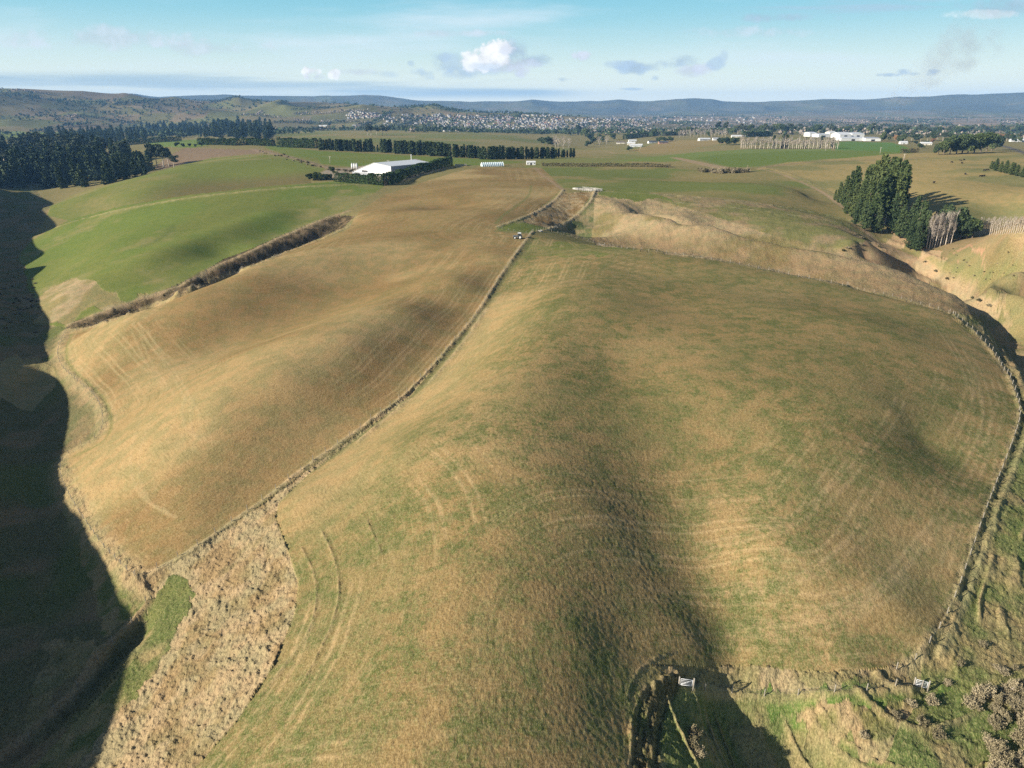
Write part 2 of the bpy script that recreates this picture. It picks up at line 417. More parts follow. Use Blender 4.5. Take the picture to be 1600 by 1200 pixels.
setc(Z([(1045,246),(1060,246),(1110,256),(1160,266),(1140,268),(1095,258)]), V(.30,.225,.14))
setc(Z([(985,235),(1045,219),(1100,219),(1180,216),(1050,237),(1010,241)]), V(.25,.195,.085), .2)
setc(Z([(240,262),(270,240),(290,231),(370,233),(430,236),(400,240),(330,246),(260,268)]), V(.20,.145,.10), .5)
setc(Z([(228,222),(305,218),(330,226),(300,231),(240,229)]), V(.125,.20,.04))
setc(Z([(410,229),(430,228),(500,236),(640,243),(760,249),(830,253),(770,258),(700,259),(650,252),(560,262),(500,256),(440,240)]), mix(GREEN, LUSH, sstep(.35, .6, n40)))
setc(Z([(545,262),(520,262),(500,270),(540,285),(610,288),(700,262),(650,248)]), V(.28,.24,.19), .1)          # yard by the big shed
# green hills on the left
g2 = Z([(492,247),(440,243),(390,242),(330,248),(280,258),(220,274),(160,290),(110,306),(78,324),(70,336),(110,345),(170,340),(210,330),(300,305),(400,295),(480,290),(486,280),(510,262)])
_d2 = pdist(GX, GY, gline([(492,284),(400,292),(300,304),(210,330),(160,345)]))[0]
setc(g2, mix(mix(GREEN, V(.20,.19,.07), sstep(.4, .7, n40 * .6 + n120 * .4)), V(.115,.098,.042), .9 * (1 - sstep(8, 75, _d2))), .05, .3)  # olive-brown foot; shade of the fold behind the near hill painted in
g1 = Z([(600,292),(590,282),(560,280),(480,287),(400,294),(300,304),(200,320),(110,342),(50,375),(28,400),(36,440),(60,475),(45,500),(100,512),(130,500),(200,480),(260,455),(300,440),(330,425),(370,400),(420,378),(470,360),(530,335),(560,318)])
setc(g1, mix(mix(GREEN, LUSH, sstep(.4, .65, n40)), V(.21,.20,.08), sstep(.5, .75, n12 * .4 + N(63, 60., 2) * .6)), .05, .3)
setc(Z([(150,455),(120,440),(75,450),(60,480),(40,502),(100,512),(180,482),(240,462),(200,452)], True), mix(V(.23,.20,.09), PALE, sstep(.5, .75, n12)), .45, .3)
# valley on the left: rough pasture and scrub
v0 = Z([(-220,330),(0,290),(60,300),(80,322),(70,345),(30,400),(36,440),(60,475),(50,505),(105,512),(95,545),(100,575),(150,620),(166,662),(152,684),(108,705),(100,740),(112,775),(150,835),(190,885),(232,935),(235,990),(180,1060),(60,1190),(-100,1300),(-500,1300),(-500,700)])
setc(v0, mix(mix(V(.11,.115,.055), V(.20,.155,.085), sstep(.4, .62, n12)), V(.09,.125,.04), sstep(.5, .7, N(64, 30., 3))), .75, .3)
setc(Z([(30,400),(40,440),(62,478),(48,505),(0,500),(-40,470),(0,420)], True), mix(V(.19,.14,.075), V(.10,.11,.05), sstep(.4,.6,n4)), 1., .2)
setc(Z([(0,600),(-40,570),(60,560),(84,575),(80,610),(40,640)], True), V(.30,.25,.12), .9, .3)  # sunlit crest painted as a paler patch
setc(Z([(90,1010),(130,985),(150,1020),(100,1075),(50,1140),(20,1120)], True), mix(V(.36,.28,.15), V(.14,.15,.06), n4), 1., .2)
# gully with brown growth, its shade painted dark, between the green and the tan hill
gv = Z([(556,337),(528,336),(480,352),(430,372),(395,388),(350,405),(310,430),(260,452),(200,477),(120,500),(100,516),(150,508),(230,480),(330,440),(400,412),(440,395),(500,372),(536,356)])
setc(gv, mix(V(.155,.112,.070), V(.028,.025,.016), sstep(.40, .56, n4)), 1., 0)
# the tan field left of the fence
LF = [(852,263),(877,296),(836,332),(778,352),(772,362),(828,366),(790,420),(745,490),(700,545),(640,610),(560,672),(490,722),(400,790),(300,860),(215,906),(190,880),(150,835),(113,780),(100,740),(110,705),(155,684),(168,662),(152,620),(103,572),(95,545),(106,516),(150,508),(230,481),(330,441),(400,413),(440,397),(500,374),(546,358),(552,345),(560,332),(600,305),(660,285),(715,268),(750,261)]
lf = Z(LF)
setc(lf, mix(mix(TAN, BROWN, sstep(.35, .7, n40 * .5 + N(65, 25., 3) * .5)), STRAW, sstep(.5, .75, N(66, 55., 3))), .05, .35)
# the right-hand hills
setc(Z([(1290,250),(1400,240),(1470,238),(1600,235),(1800,235),(1800,380),(1590,345),(1480,350),(1380,345),(1300,300),(1180,264),(1230,254)]), mix(V(.315,.245,.105), V(.19,.185,.075), sstep(.45, .65, N(67, 60., 3))), .1, .4)
setc(Z([(1380,345),(1480,350),(1600,345),(1800,360),(1800,560),(1600,520),(1560,455),(1500,425),(1440,395)], True), mix(V(.27,.20,.105), V(.185,.15,.066), sstep(.5, .7, N(68, 35., 3))), .35, .12)
setc(Z([(846,262),(1000,260),(1150,270),(1200,264),(1260,285),(1320,330),(1335,345),(1250,325),(1150,312),(1060,304),(930,296),(880,293)]), mix(V(.115,.155,.040), V(.225,.19,.08), sstep(.42, .66, N(69, 60., 3))), .05, .5)
setc(Z([(930,296),(1060,304),(1150,312),(1250,325),(1335,345),(1370,372),(1380,398),(1300,390),(1200,372),(1100,350),(1000,328),(940,312)]), mix(V(.27,.205,.115), V(.16,.165,.06), sstep(.42, .62, n12 * .5 + n40 * .5)), .6, .4)
r1 = Z([(924,300),(960,303),(1040,316),(1100,333),(1200,366),(1300,388),(1370,398),(1420,414),(1500,446),(1560,478),(1580,500),(1540,495),(1480,488),(1300,442),(1120,407),(940,385),(918,372),(905,340),(915,318)])
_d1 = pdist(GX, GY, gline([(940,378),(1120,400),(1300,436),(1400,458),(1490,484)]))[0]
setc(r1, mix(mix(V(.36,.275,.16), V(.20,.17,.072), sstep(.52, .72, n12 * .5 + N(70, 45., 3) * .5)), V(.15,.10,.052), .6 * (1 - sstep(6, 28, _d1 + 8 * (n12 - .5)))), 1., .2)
setc(Z([(936,297),(1000,304),(1050,318),(1000,316),(940,308)], True), GREEN, .3, .3)
# fenced patch of tall tussock at the head of the gully
setc(Z([(908,300),(930,300),(905,330),(885,352),(860,356),(822,350),(815,340),(850,322),(882,302)]), mix(PALE * .85, BROWN, sstep(.4, .6, n4)), 1., 0)
setc(Z([(905,330),(930,298),(925,372),(900,372),(860,362)]), mix(V(.20,.17,.09), DKG * 1.5, sstep(.4, .6, n4)), 1., 0)
setc(Z([(775,353),(835,333),(812,346),(860,358),(826,364),(778,360)]), GREEN, .2, .4)
# bare bank and track in the gully
setc(Z([(1362,374),(1385,382),(1440,405),(1500,432),(1532,448),(1540,462),(1490,450),(1440,432),(1395,420),(1340,402),(1325,392)]), mix(DIRT * .95, V(.22,.17,.095), sstep(.45,.65,n4)), .5, 0)
setc(Z([(1372,378),(1388,376),(1420,390),(1462,408),(1455,418),(1425,408),(1395,396)], True), SAND, .25, 0)
setc(Z([(1470,430),(1490,425),(1520,440),(1535,452),(1500,448)], True), V(.36,.22,.13), .3, 0)
# right-hand bank and the gully floor at the bottom of the picture
rb = Z([(1480,489),(1530,500),(1600,560),(1750,650),(1900,1300),(1000,1300),(1010,1200),(1030,1100),(1065,1060),(1180,1050),(1400,1048),(1440,1020),(1480,960),(1510,880),(1540,790),(1580,690),(1590,640),(1570,580),(1530,530)])
setc(rb, mix(V(.115,.155,.048), V(.25,.205,.10), sstep(.42, .66, n4 * .5 + N(73, 9., 3) * .5)), .75, .3)
setc(Z([(1500,492),(1540,505),(1600,560),(1640,600),(1590,620),(1560,560),(1530,520)], True), mix(V(.30,.225,.12), V(.15,.15,.06), sstep(.45, .6, n4)), .9, .2)
setc(Z([(1020,1040),(1100,1042),(1180,1040),(1300,1046),(1400,1040),(1440,1022),(1440,1072),(1300,1080),(1200,1085),(1090,1070),(1050,1062)]), mix(PALE * .9, V(.22,.19,.09), sstep(.4, .62, n4)), .9, .1)
setc(Z([(1200,1090),(1440,1078),(1480,1090),(1380,1100),(1250,1110),(1260,1160),(1230,1170),(1190,1110)], True), mix(V(.09,.17,.035), V(.22,.2,.085), sstep(.5,.7,n4)), .5, .5)
setc(Z([(1240,1115),(1420,1095),(1400,1150),(1330,1180),(1260,1160)], True), mix(V(.33,.25,.14), V(.16,.16,.06), sstep(.45,.62,n4)), .9, .2)
# the large field of the central spur
CF = [(833,368),(880,372),(940,386),(1030,396),(1120,408),(1300,444),(1400,466),(1480,489),(1530,530),(1570,580),(1590,640),(1580,690),(1540,785),(1510,870),(1480,950),(1435,1015),(1395,1043),(1290,1050),(1180,1042),(1100,1036),(1060,1030),(1020,1035),(995,1060),(1000,1090),(1015,1130),(1020,1200),(1010,1320),(150,1320),(310,1195),(370,1130),(430,1040),(462,960),(468,910),(452,860),(432,812),(438,785),(480,745),(560,685),(680,592),(748,500),(800,420)]
cf = Z(CF)
setc(cf, mix(mix(TAN * V(.96,1.0,1.), V(.195,.16,.068), sstep(.4, .65, N(74, 30., 3))), STRAW * .92, .6 * sstep(.52, .78, N(75, 50., 3))), .05, 1.)
lit_straw = np.exp(-(pdist(GX, GY, gline([(500,770),(560,700),(640,640),(720,560),(790,470)]))[0] / 14.) ** 2) if True else 0  # straw tone brightens the sunward slope: sunlight put into the colour
C[cf] = mix(C, STRAW * 1.12, .6 * lit_straw)[cf]
GN[cf] *= (1 - .8 * lit_straw[cf])
setc(Z([(835,370),(880,373),(940,386),(1000,394),(980,402),(900,405),(850,398),(822,402)], True), mix(GREEN, OLIVE, sstep(.4,.6,n12)), .1, 1.)
# tussock slope beside the fence
ts = Z([(690,560),(640,618),(560,682),(480,742),(436,785),(430,812),(450,860),(466,910),(460,960),(428,1040),(368,1130),(305,1200),(150,1320),(40,1320),(110,1190),(180,1100),(235,1000),(240,940),(222,908),(300,864),(400,795),(490,728),(560,677),(640,613)])
setc(ts, mix(PALE, V(.27,.2,.105), sstep(.45, .65, n4)), 1., .15)
setc(Z([(235,925),(262,915),(300,905),(290,960),(245,1040),(190,1110),(120,1190),(60,1260),(20,1260),(70,1190),(150,1100),(215,1010)], True), mix(V(.095,.125,.038), V(.25,.21,.10), sstep(.42, .62, n4 * .6 + n12 * .4)), .6, .3)
setc(Z([(190,880),(150,840),(108,776),(100,800),(130,860),(150,920),(155,985),(200,985),(232,940)], True), mix(V(.10,.14,.04), V(.26,.21,.1), sstep(.45, .65, n4)), .6, .3)

# rows the drill left: parallel to the edges of the two tan fields
for m, Lp, lim in ((cf, CF, 60), (lf, LF, 60)):
    E = np.array([p for p in (gp(*q) for q in dens(Lp + [Lp[0]], 25)) if p is not None])
    ii = np.nonzero(m); gxi, gyi = GX[ii], GY[ii]
    d = np.empty(len(ii[0])); al = np.empty(len(ii[0]))
    for k in range(0, len(d), 200000):
        d[k:k + 200000], al[k:k + 200000] = pdist(gxi[k:k + 200000], gyi[k:k + 200000], E)
    ROWS[ii] = d; ALONG[ii] = al; RAMT[ii] = 1 - .75 * sstep(25, 55, d)
    # headland passes every 9 m, a pair of wheel marks in each
    wv = np.abs(((d + 1.5 * (n40[ii] - .5)) / 7.0) % 1 - .5) * 7
    tr = np.exp(-((wv - .9) / .33) ** 2) * sstep(.35, .65, vnoise(GX[ii] / 40., GY[ii] / 40., 81)) * (1 - sstep(26, 50, d))
    C[ii] = mix(C[ii], V(.40,.30,.155), .75 * tr)

# strips: long grass under fences, windrows, wheel tracks, cattle tracks, farm tracks, painted shadows
def strip(pts, w, h=0., col=None, amt=.9, ro=None, seed=1, off=0., broken=0., smooth=True):
    L = gline(pts, smooth=smooth)
    sl = near(L, 4 * w + 2)
    x, y = GX[sl], GY[sl]
    wob = (vnoise(x / 3., y / 3., 91 + seed) - .5) * w * .7
    d, s = pdist(x, y, L)
    g = np.exp(-((d + wob) / w) ** 2)
    if broken: g = g * sstep(broken - .12, broken + .12, vnoise(s / 9.0, s * 0 + seed, 5))
    if h: DZ[sl] += h * g * (.7 + .6 * vnoise(x / 1.3, y / 1.3, 95 + seed))
    if col is not None: C[sl] = mix(C[sl], V(*col), np.clip(g * 1.3, 0, 1) * amt)
    if ro is not None: RO[sl] = np.maximum(RO[sl], ro * np.clip(g * 1.3, 0, 1))
    return L
ST = (.40,.31,.18)
MAIN_FENCE = [(862,358),(838,362),(828,368),(790,420),(745,490),(700,545),(640,610),(560,672),(490,722),(400,790),(300,860),(214,908)]
L_MAIN = strip(MAIN_FENCE, .75, .5, ST, .9, .35, 1)
strip([(836,372),(796,424),(752,492),(706,549),(648,614),(566,678),(496,730)], 1.2, -.2, (.12,.13,.055), .6, seed=2)  # dark strip painted as the fence's shadow on its right
strip([(560,690),(620,640),(676,592),(720,540),(760,482)], .8, .35, ST, .6, .4, 3, broken=.3)
L_LEFT = strip([(106,516),(92,548),(100,578),(150,624),(162,662),(148,686),(104,712),(96,742),(110,778),(148,838),(186,882),(212,908)], 2.4, .5, (.36,.28,.155), .85, 1., 4)
strip([(214,908),(232,936),(205,975),(170,1010),(120,1075),(60,1140),(0,1185)], .9, .6, (.33,.25,.14), .85, .8, 5)
strip([(112,522),(104,548),(112,575),(160,622),(174,662),(160,690),(118,712)], .6, -.1, (.13,.16,.05), .6, seed=6)
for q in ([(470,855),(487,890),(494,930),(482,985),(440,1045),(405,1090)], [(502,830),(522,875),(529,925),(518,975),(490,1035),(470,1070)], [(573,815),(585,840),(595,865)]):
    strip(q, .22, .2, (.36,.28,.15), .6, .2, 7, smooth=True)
    strip([(a + 5, b + 1) for a, b in q], .3, 0, (.10,.085,.035), .6, seed=7)  # windrow shadow painted as a dark line beside it
for q in ([(1086,850),(1150,838),(1205,820)], [(1118,918),(1200,908),(1270,888),(1320,850),(1345,820)], [(1140,976),(1230,966),(1300,945),(1360,915),(1400,880),(1440,830)], [(1150,985),(1260,975),(1330,955),(1420,900)], [(1470,880),(1500,800),(1535,740),(1545,690)], [(1400,620),(1380,660),(1300,760),(1200,830)],
          [(225,640),(208,690),(205,740),(225,780),(262,800)], [(290,615),(285,655),(300,680),(330,682)], [(216,503),(232,535),(262,575),(300,640)], [(205,515),(225,560),(260,610)],
          [(1505,545),(1530,600),(1535,660),(1500,740),(1430,850),(1340,940)], [(1455,500),(1495,560),(1520,620),(1515,680),(1460,770)]):
    strip(q, .34, .03, (.38,.285,.15), .55, seed=8)
    strip([(a + 13, b + 8) for a, b in q], .36, .03, (.38,.285,.15), .5, seed=9)
L_RIGHT = strip([(1484,489),(1530,530),(1570,582),(1592,640),(1582,690),(1544,787),(1514,872),(1484,952),(1440,1022),(1400,1048)], .8, .4, (.34,.27,.15), .9, .8, 10)
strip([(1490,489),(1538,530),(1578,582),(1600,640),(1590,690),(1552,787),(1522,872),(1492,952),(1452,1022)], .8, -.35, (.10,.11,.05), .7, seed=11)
strip([(1500,489),(1548,528),(1588,580),(1612,640),(1600,690),(1562,790),(1532,875),(1500,960),(1468,1020)], .6, .35, (.30,.27,.14), .7, .6, seed=12)
L_LOW = strip([(1062,1072),(1120,1082),(1180,1092),(1250,1088),(1350,1082),(1440,1075)], .5, .4, (.33,.26,.14), .7, .8, 13)
strip([(980,1098),(983,1075),(995,1052),(1020,1032),(1058,1018)], .25, .18, (.34,.26,.14), .7, .4, 14)
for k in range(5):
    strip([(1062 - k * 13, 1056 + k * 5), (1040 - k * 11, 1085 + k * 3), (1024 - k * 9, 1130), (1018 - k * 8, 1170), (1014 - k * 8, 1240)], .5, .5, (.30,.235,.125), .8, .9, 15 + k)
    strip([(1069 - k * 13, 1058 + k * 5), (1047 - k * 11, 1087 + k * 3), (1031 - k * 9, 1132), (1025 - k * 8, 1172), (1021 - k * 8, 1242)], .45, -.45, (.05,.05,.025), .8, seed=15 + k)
# terracettes on the right bank
_k = np.nonzero(rb)
_d, _a = pdist(GX[_k], GY[_k], L_RIGHT)
_w = (vnoise(_a / 9., _d / 9., 93) - .5) * 3.0
_t = 1 - np.abs(2 * fbm((_d + _w) / 2.6, _a / 26., 97, 2) - 1)
_t = sstep(.72, .95, _t) * (sstep(.35, .6, vnoise(GX[_k] / 7., GY[_k] / 7., 99)) * .8 + .2)
DZ[_k] += .5 * _t; C[_k] = mix(C[_k], V(.30,.24,.125), .75 * _t)
for k in range(6):
    strip([(1525 + 6 * k, 508 + 2 * k), (1560 + 7 * k, 545), (1592 + 8 * k, 590), (1612 + 8 * k, 640)], .8, .6, (.33,.25,.135), .7, .9, 40 + k, broken=.3)
# farm track, fences and lines further up
TRACK = [(836,262),(846,272),(862,284),(880,297)]
strip(TRACK, 1.6, 0, (.30,.21,.14), .9, seed=50)
strip([(880,297),(868,312),(840,331),(800,347),(776,355)], 1.2, .7, ST, .9, .6, 51)
strip([(884,299),(872,315),(846,334),(808,349)], 1.1, 0, (.30,.23,.13), .6, seed=52)
strip([(930,298),(922,316),(906,332),(890,346),(872,355),(858,358)], 1.1, .9, ST, .9, .8, 53)
strip([(830,290),(826,305),(810,320),(788,335),(774,350)], .9, 0, (.13,.16,.055), .7, seed=54)
strip([(775,357),(800,361),(828,366)], .6, .3, (.30,.26,.12), .7, seed=55)
strip([(862,362),(905,372),(945,384),(1030,395),(1120,407),(1300,443),(1400,465),(1482,489)], .9, .25, (.30,.25,.13), .7, .4, 56)
strip([(932,299),(980,301),(1060,306),(1150,314),(1250,328),(1330,345)], .9, .6, (.33,.29,.17), .8, .6, 57)
strip([(1060,317),(1150,325),(1250,338),(1330,352)], .8, .5, (.34,.30,.18), .7, .6, 58)
strip([(1186,263),(1220,272),(1260,288),(1300,310),(1335,340),(1362,372)], 2.0, 0, (.34,.245,.155), .95, seed=59)
strip([(1196,262),(1230,270),(1270,287),(1306,308),(1340,337)], 1.0, .5, (.25,.22,.11), .7, .6, 60)
strip([(1362,372),(1410,396),(1462,424),(1520,450)], 1.6, 0, (.33,.25,.155), .8, seed=61)
strip([(1590,420),(1540,430),(1490,425),(1450,405)], 1.5, 0, (.16,.17,.06), .7, seed=62)
strip([(395,233),(440,243),(480,253),(510,262),(540,266)], 4.5, .5, (.26,.19,.14), .85, .8, 63)
strip([(700,262),(760,259),(840,258),(920,259),(1000,259),(1050,261)], 2.0, .6, (.30,.25,.12), .8, .8, 64)
strip([(1190,262),(1240,256),(1300,252),(1380,250),(1450,246)], 3., .4, (.27,.19,.12), .85, .7, 65)
strip([(70,362),(120,345),(200,326),(300,309),(390,299),(470,292.5),(560,288)], 1.6, .5, (.33,.29,.14), .8, .4, 66)
strip([(545,330),(500,345),(430,375),(395,392),(330,420),(290,442),(230,465),(150,492),(108,508)], 1.7, .35, (.38,.29,.17), .9, .8, 67)
strip([(548,353),(500,375),(440,398),(400,414),(330,442),(230,482),(150,510),(108,518)], 1.2, .7, (.36,.28,.15), .85, .8, 68)
strip([(150,360),(230,355),(270,352),(255,370),(225,385)][2:], 2.5, 0, (.08,.13,.03), .7, seed=69)
strip([(1640,255),(1596,237),(1560,226),(1520,214)], 5.5, .15, (.09,.09,.1), 1., seed=70)
strip([(880,242),(940,236),(960,240)], 4., 0, (.3,.23,.14), .7, seed=71)

# tussocks and clods really stand up from the ground
cell = np.maximum(GR * .0013, .12)
t1 = fbm(GX / .62, GY / .42, 201, 3); t2 = fbm(GX / 2.2, GY / 1.7, 203, 3); t3 = fbm(GX / 7., GY / 7., 205, 2)
lod = 1 - sstep(150, 420, GR)
DZ += RO * ((sstep(.38, .8, t1) * .33 - .08) * lod + (sstep(.4, .75, t2) * .3 - .1) * (1 - sstep(400, 1100, GR)) + (t3 - .5) * 1.1 * (1 - sstep(900, 2500, GR)))
DZ += (1 - RO) * (fbm(GX / .45, GY / .45, 207, 2) - .5) * .14 * (1 - sstep(110, 260, GR))
# brush mound with a scoured hollow above the bare bank, and the cut banks themselves
for (px, py, w, h) in ((1333, 386, 5.5, 3.2), (1318, 390, 4.0, 1.5), (1352, 379, 4.0, 1.2)):
    c = gp(px, py); DZ += h * np.exp(-((GX - c[0]) ** 2 + (GY - c[1]) ** 2) / w ** 2)
for (px, py, w, h) in ((1350, 394, 4.5, 3.5), (1372, 388, 5.0, 3.0)):
    c = gp(px, py); DZ -= h * np.exp(-((GX - c[0]) ** 2 + (GY - c[1]) ** 2) / w ** 2)
strip([(1385,376),(1420,388),(1462,407),(1500,425),(1535,447),(1560,470)], 2.2, 1.8, None)
strip([(1400,402),(1440,420),(1490,440),(1530,460)], 3.0, -2.6, None)
GZB = GZ.copy()
GZ += DZ

def grid_mesh(name):
    v = np.stack([GX, GY, GZ], -1).reshape(-1, 3).astype(np.float32)
    me = bpy.data.meshes.new(name)
    ii = (np.arange(NR - 1)[:, None] * NA + np.arange(NA - 1)[None]).ravel()
    q = np.stack([ii + NA, ii + NA + 1, ii + 1, ii], -1).astype(np.int32)
    me.vertices.add(len(v)); me.vertices.foreach_set('co', v.ravel())
    me.loops.add(q.size); me.loops.foreach_set('vertex_index', q.ravel())
    me.polygons.add(len(q)); me.polygons.foreach_set('loop_start', np.arange(0, q.size, 4, dtype=np.int32))
    me.polygons.foreach_set('use_smooth', np.ones(len(q), bool))
    me.update(calc_edges=True)
    a = me.attributes.new('cover', 'FLOAT_COLOR', 'POINT')
    a.data.foreach_set('color', np.concatenate([C.reshape(-1, 3), np.ones((NR * NA, 1), np.float32)], 1).astype(np.float32).ravel())
    for nm, A in (('rough', RO), ('patch', GN), ('rows', ROWS), ('drilled', RAMT), ('along', ALONG)):
        a = me.attributes.new(nm, 'FLOAT', 'POINT'); a.data.foreach_set('value', A.astype(np.float32).ravel())
    return me

class NT:
    """short hand for node trees"""
    def __init__(s, tree): s.t = tree; s.t.nodes.clear()
    def n(s, typ, **kw):
        nd = s.t.nodes.new(typ)
        for k, v in kw.items():
            if k.startswith('i_'):
                key = k[2:]; key = int(key) if key.isdigit() else key.replace('_', ' ')
                if isinstance(v, bpy.types.NodeSocket): s.t.links.new(v, nd.inputs[key])
                else: nd.inputs[key].default_value = v
            else: setattr(nd, k, v)
        return nd
    def l(s, a, b): s.t.links.new(a, b)
    def math(s, op, a, b=None, c=None, clamp=False):
        nd = s.t.nodes.new('ShaderNodeMath'); nd.operation = op; nd.use_clamp = clamp
        for k, v in enumerate((a, b, c)):
            if v is None: continue
            if isinstance(v, bpy.types.NodeSocket): s.t.links.new(v, nd.inputs[k])
            else: nd.inputs[k].default_value = v
        return nd.outputs[0]
    def mix(s, f, a, b, bt='MIX'):
        nd = s.t.nodes.new('ShaderNodeMix'); nd.data_type = 'RGBA'; nd.blend_type = bt
        for k, v in ((0, f), (6, a), (7, b)):
            if isinstance(v, bpy.types.NodeSocket): s.t.links.new(v, nd.inputs[k])
            else: nd.inputs[k].default_value = v if k == 0 or len(v) == 4 else (*v, 1)
        return nd.outputs[2]
    def ramp(s, f, a, b, lo=0., hi=1.):
        nd = s.t.nodes.new('ShaderNodeMapRange'); nd.interpolation_type = 'SMOOTHSTEP'
        s.t.links.new(f, nd.inputs[0]); nd.inputs[1].default_value = a; nd.inputs[2].default_value = b; nd.inputs[3].default_value = lo; nd.inputs[4].default_value = hi
        return nd.outputs[0]
    def noise(s, vec, scale, detail=3., rough=.5, dim='3D'):
        nd = s.t.nodes.new('ShaderNodeTexNoise'); nd.noise_dimensions = dim
        if vec is not None: s.t.links.new(vec, nd.inputs['Vector'])
        nd.inputs['Scale'].default_value = scale; nd.inputs['Detail'].default_value = detail; nd.inputs['Roughness'].default_value = rough
        return nd.outputs[0]

def mat(name, rough=.9, spec=.1):
    m = bpy.data.materials.new(name); m.use_nodes = True
    T = NT(m.node_tree)
    out = T.n('ShaderNodeOutputMaterial'); b = T.n('ShaderNodeBsdfPrincipled', i_Roughness=rough)
    b.inputs['Specular IOR Level'].default_value = spec
    T.l(b.outputs[0], out.inputs[0])
    return m, T, b, out

def ground_material():
    m, T, b, out = mat('pasture', 1.0, 0.0)
    at = lambda n: T.n('ShaderNodeAttribute', attribute_name=n)
    col = at('cover').outputs['Color']; ro = at('rough').outputs['Fac']; pa = at('patch').outputs['Fac']; rows = at('rows').outputs['Fac']; dr = at('drilled').outputs['Fac']; al = at('along').outputs['Fac']
    pos = T.n('ShaderNodeNewGeometry').outputs['Position']
    sq = T.n('ShaderNodeMapping'); T.l(pos, sq.inputs[0]); sq.inputs['Scale'].default_value = (1, 1, .3)
    st = T.n('ShaderNodeMapping'); T.l(pos, st.inputs[0]); st.inputs['Scale'].default_value = (1.25, .7, .3); st.inputs['Rotation'].default_value = (0, 0, .35)
    p = sq.outputs[0]; ps = st.outputs[0]
    nf = T.noise(ps, 5.5, 3., .7); n03 = T.noise(ps, 2.6, 4., .65); n1 = T.noise(p, .95, 4., .65); n5 = T.noise(p, .20, 4., .6); n20 = T.noise(p, .035, 3., .55)
    # green regrowth: drifts broken up into single tufts
    g = T.math('ADD', T.math('ADD', T.math('MULTIPLY', n20, .20), T.math('MULTIPLY', n5, .24)), T.math('ADD', T.math('MULTIPLY', n1, .30), T.math('MULTIPLY', n03, .30)))
    gm = T.math('MULTIPLY', T.ramp(g, .485, .585), pa, clamp=True)
    c = T.mix(T.math('MULTIPLY', gm, .85), col, (.068, .102, .026))
    hue = T.mix(T.ramp(n5, .38, .62), (1.08, 1.0, .95), (.90, .95, .90))
    c = T.mix(1., c, hue, 'MULTIPLY')
    # dead straw above, dark soil and thatch between the tufts
    c = T.mix(T.math('MULTIPLY', T.ramp(n03, .50, .66), .50), c, T.mix(.5, c, (.46, .345, .175)))
    c = T.mix(T.math('MULTIPLY', T.ramp(n03, .50, .36), .55), c, T.mix(.62, c, (.040, .030, .013)))
    c = T.mix(T.math('MULTIPLY', T.ramp(nf, .50, .62), .55), c, T.mix(.5, c, (.50, .38, .20)))
    c = T.mix(T.math('MULTIPLY', T.ramp(nf, .50, .38), .62), c, T.mix(.6, c, (.035, .028, .012)))
    c = T.mix(T.math('MULTIPLY', T.ramp(n1, .50, .34), T.math('ADD', .15, T.math('MULTIPLY', ro, .25))), c, T.mix(.55, c, (.05, .04, .018)))
    # drill rows
    cv = T.n('ShaderNodeCombineXYZ'); T.l(T.math('MULTIPLY', rows, 2.4), cv.inputs[0]); T.l(T.math('MULTIPLY', al, .22), cv.inputs[1])
    rw = T.noise(cv.outputs[0], 1.0, 4., .7)
    c = T.mix(T.math('MULTIPLY', T.math('MULTIPLY', T.ramp(rw, .52, .68), dr), .50), c, T.mix(.5, c, (.42, .32, .165)))
    c = T.mix(T.math('MULTIPLY', T.math('MULTIPLY', T.ramp(rw, .48, .33), dr), .50), c, T.mix(.5, c, (.055, .045, .018)))
    T.l(c, b.inputs['Base Color'])
    h = T.math('ADD', T.math('MULTIPLY', nf, T.math('ADD', .07, T.math('MULTIPLY', ro, .06))), T.math('ADD', T.math('MULTIPLY', n03, T.math('ADD', .085, T.math('MULTIPLY', ro, .2))), T.math('MULTIPLY', n1, T.math('ADD', .04, T.math('MULTIPLY', ro, .5)))))
    bp = T.n('ShaderNodeBump'); bp.inputs['Strength'].default_value = .85; bp.inputs['Distance'].default_value = 1.0
    T.l(h, bp.inputs['Height']); T.l(bp.outputs[0], b.inputs['Normal'])
    return m
gme = grid_mesh('ground')
gme.materials.append(ground_material())
ground = bpy.data.objects.new('ground', gme); COL.objects.link(ground); ground['kind'] = 'structure'
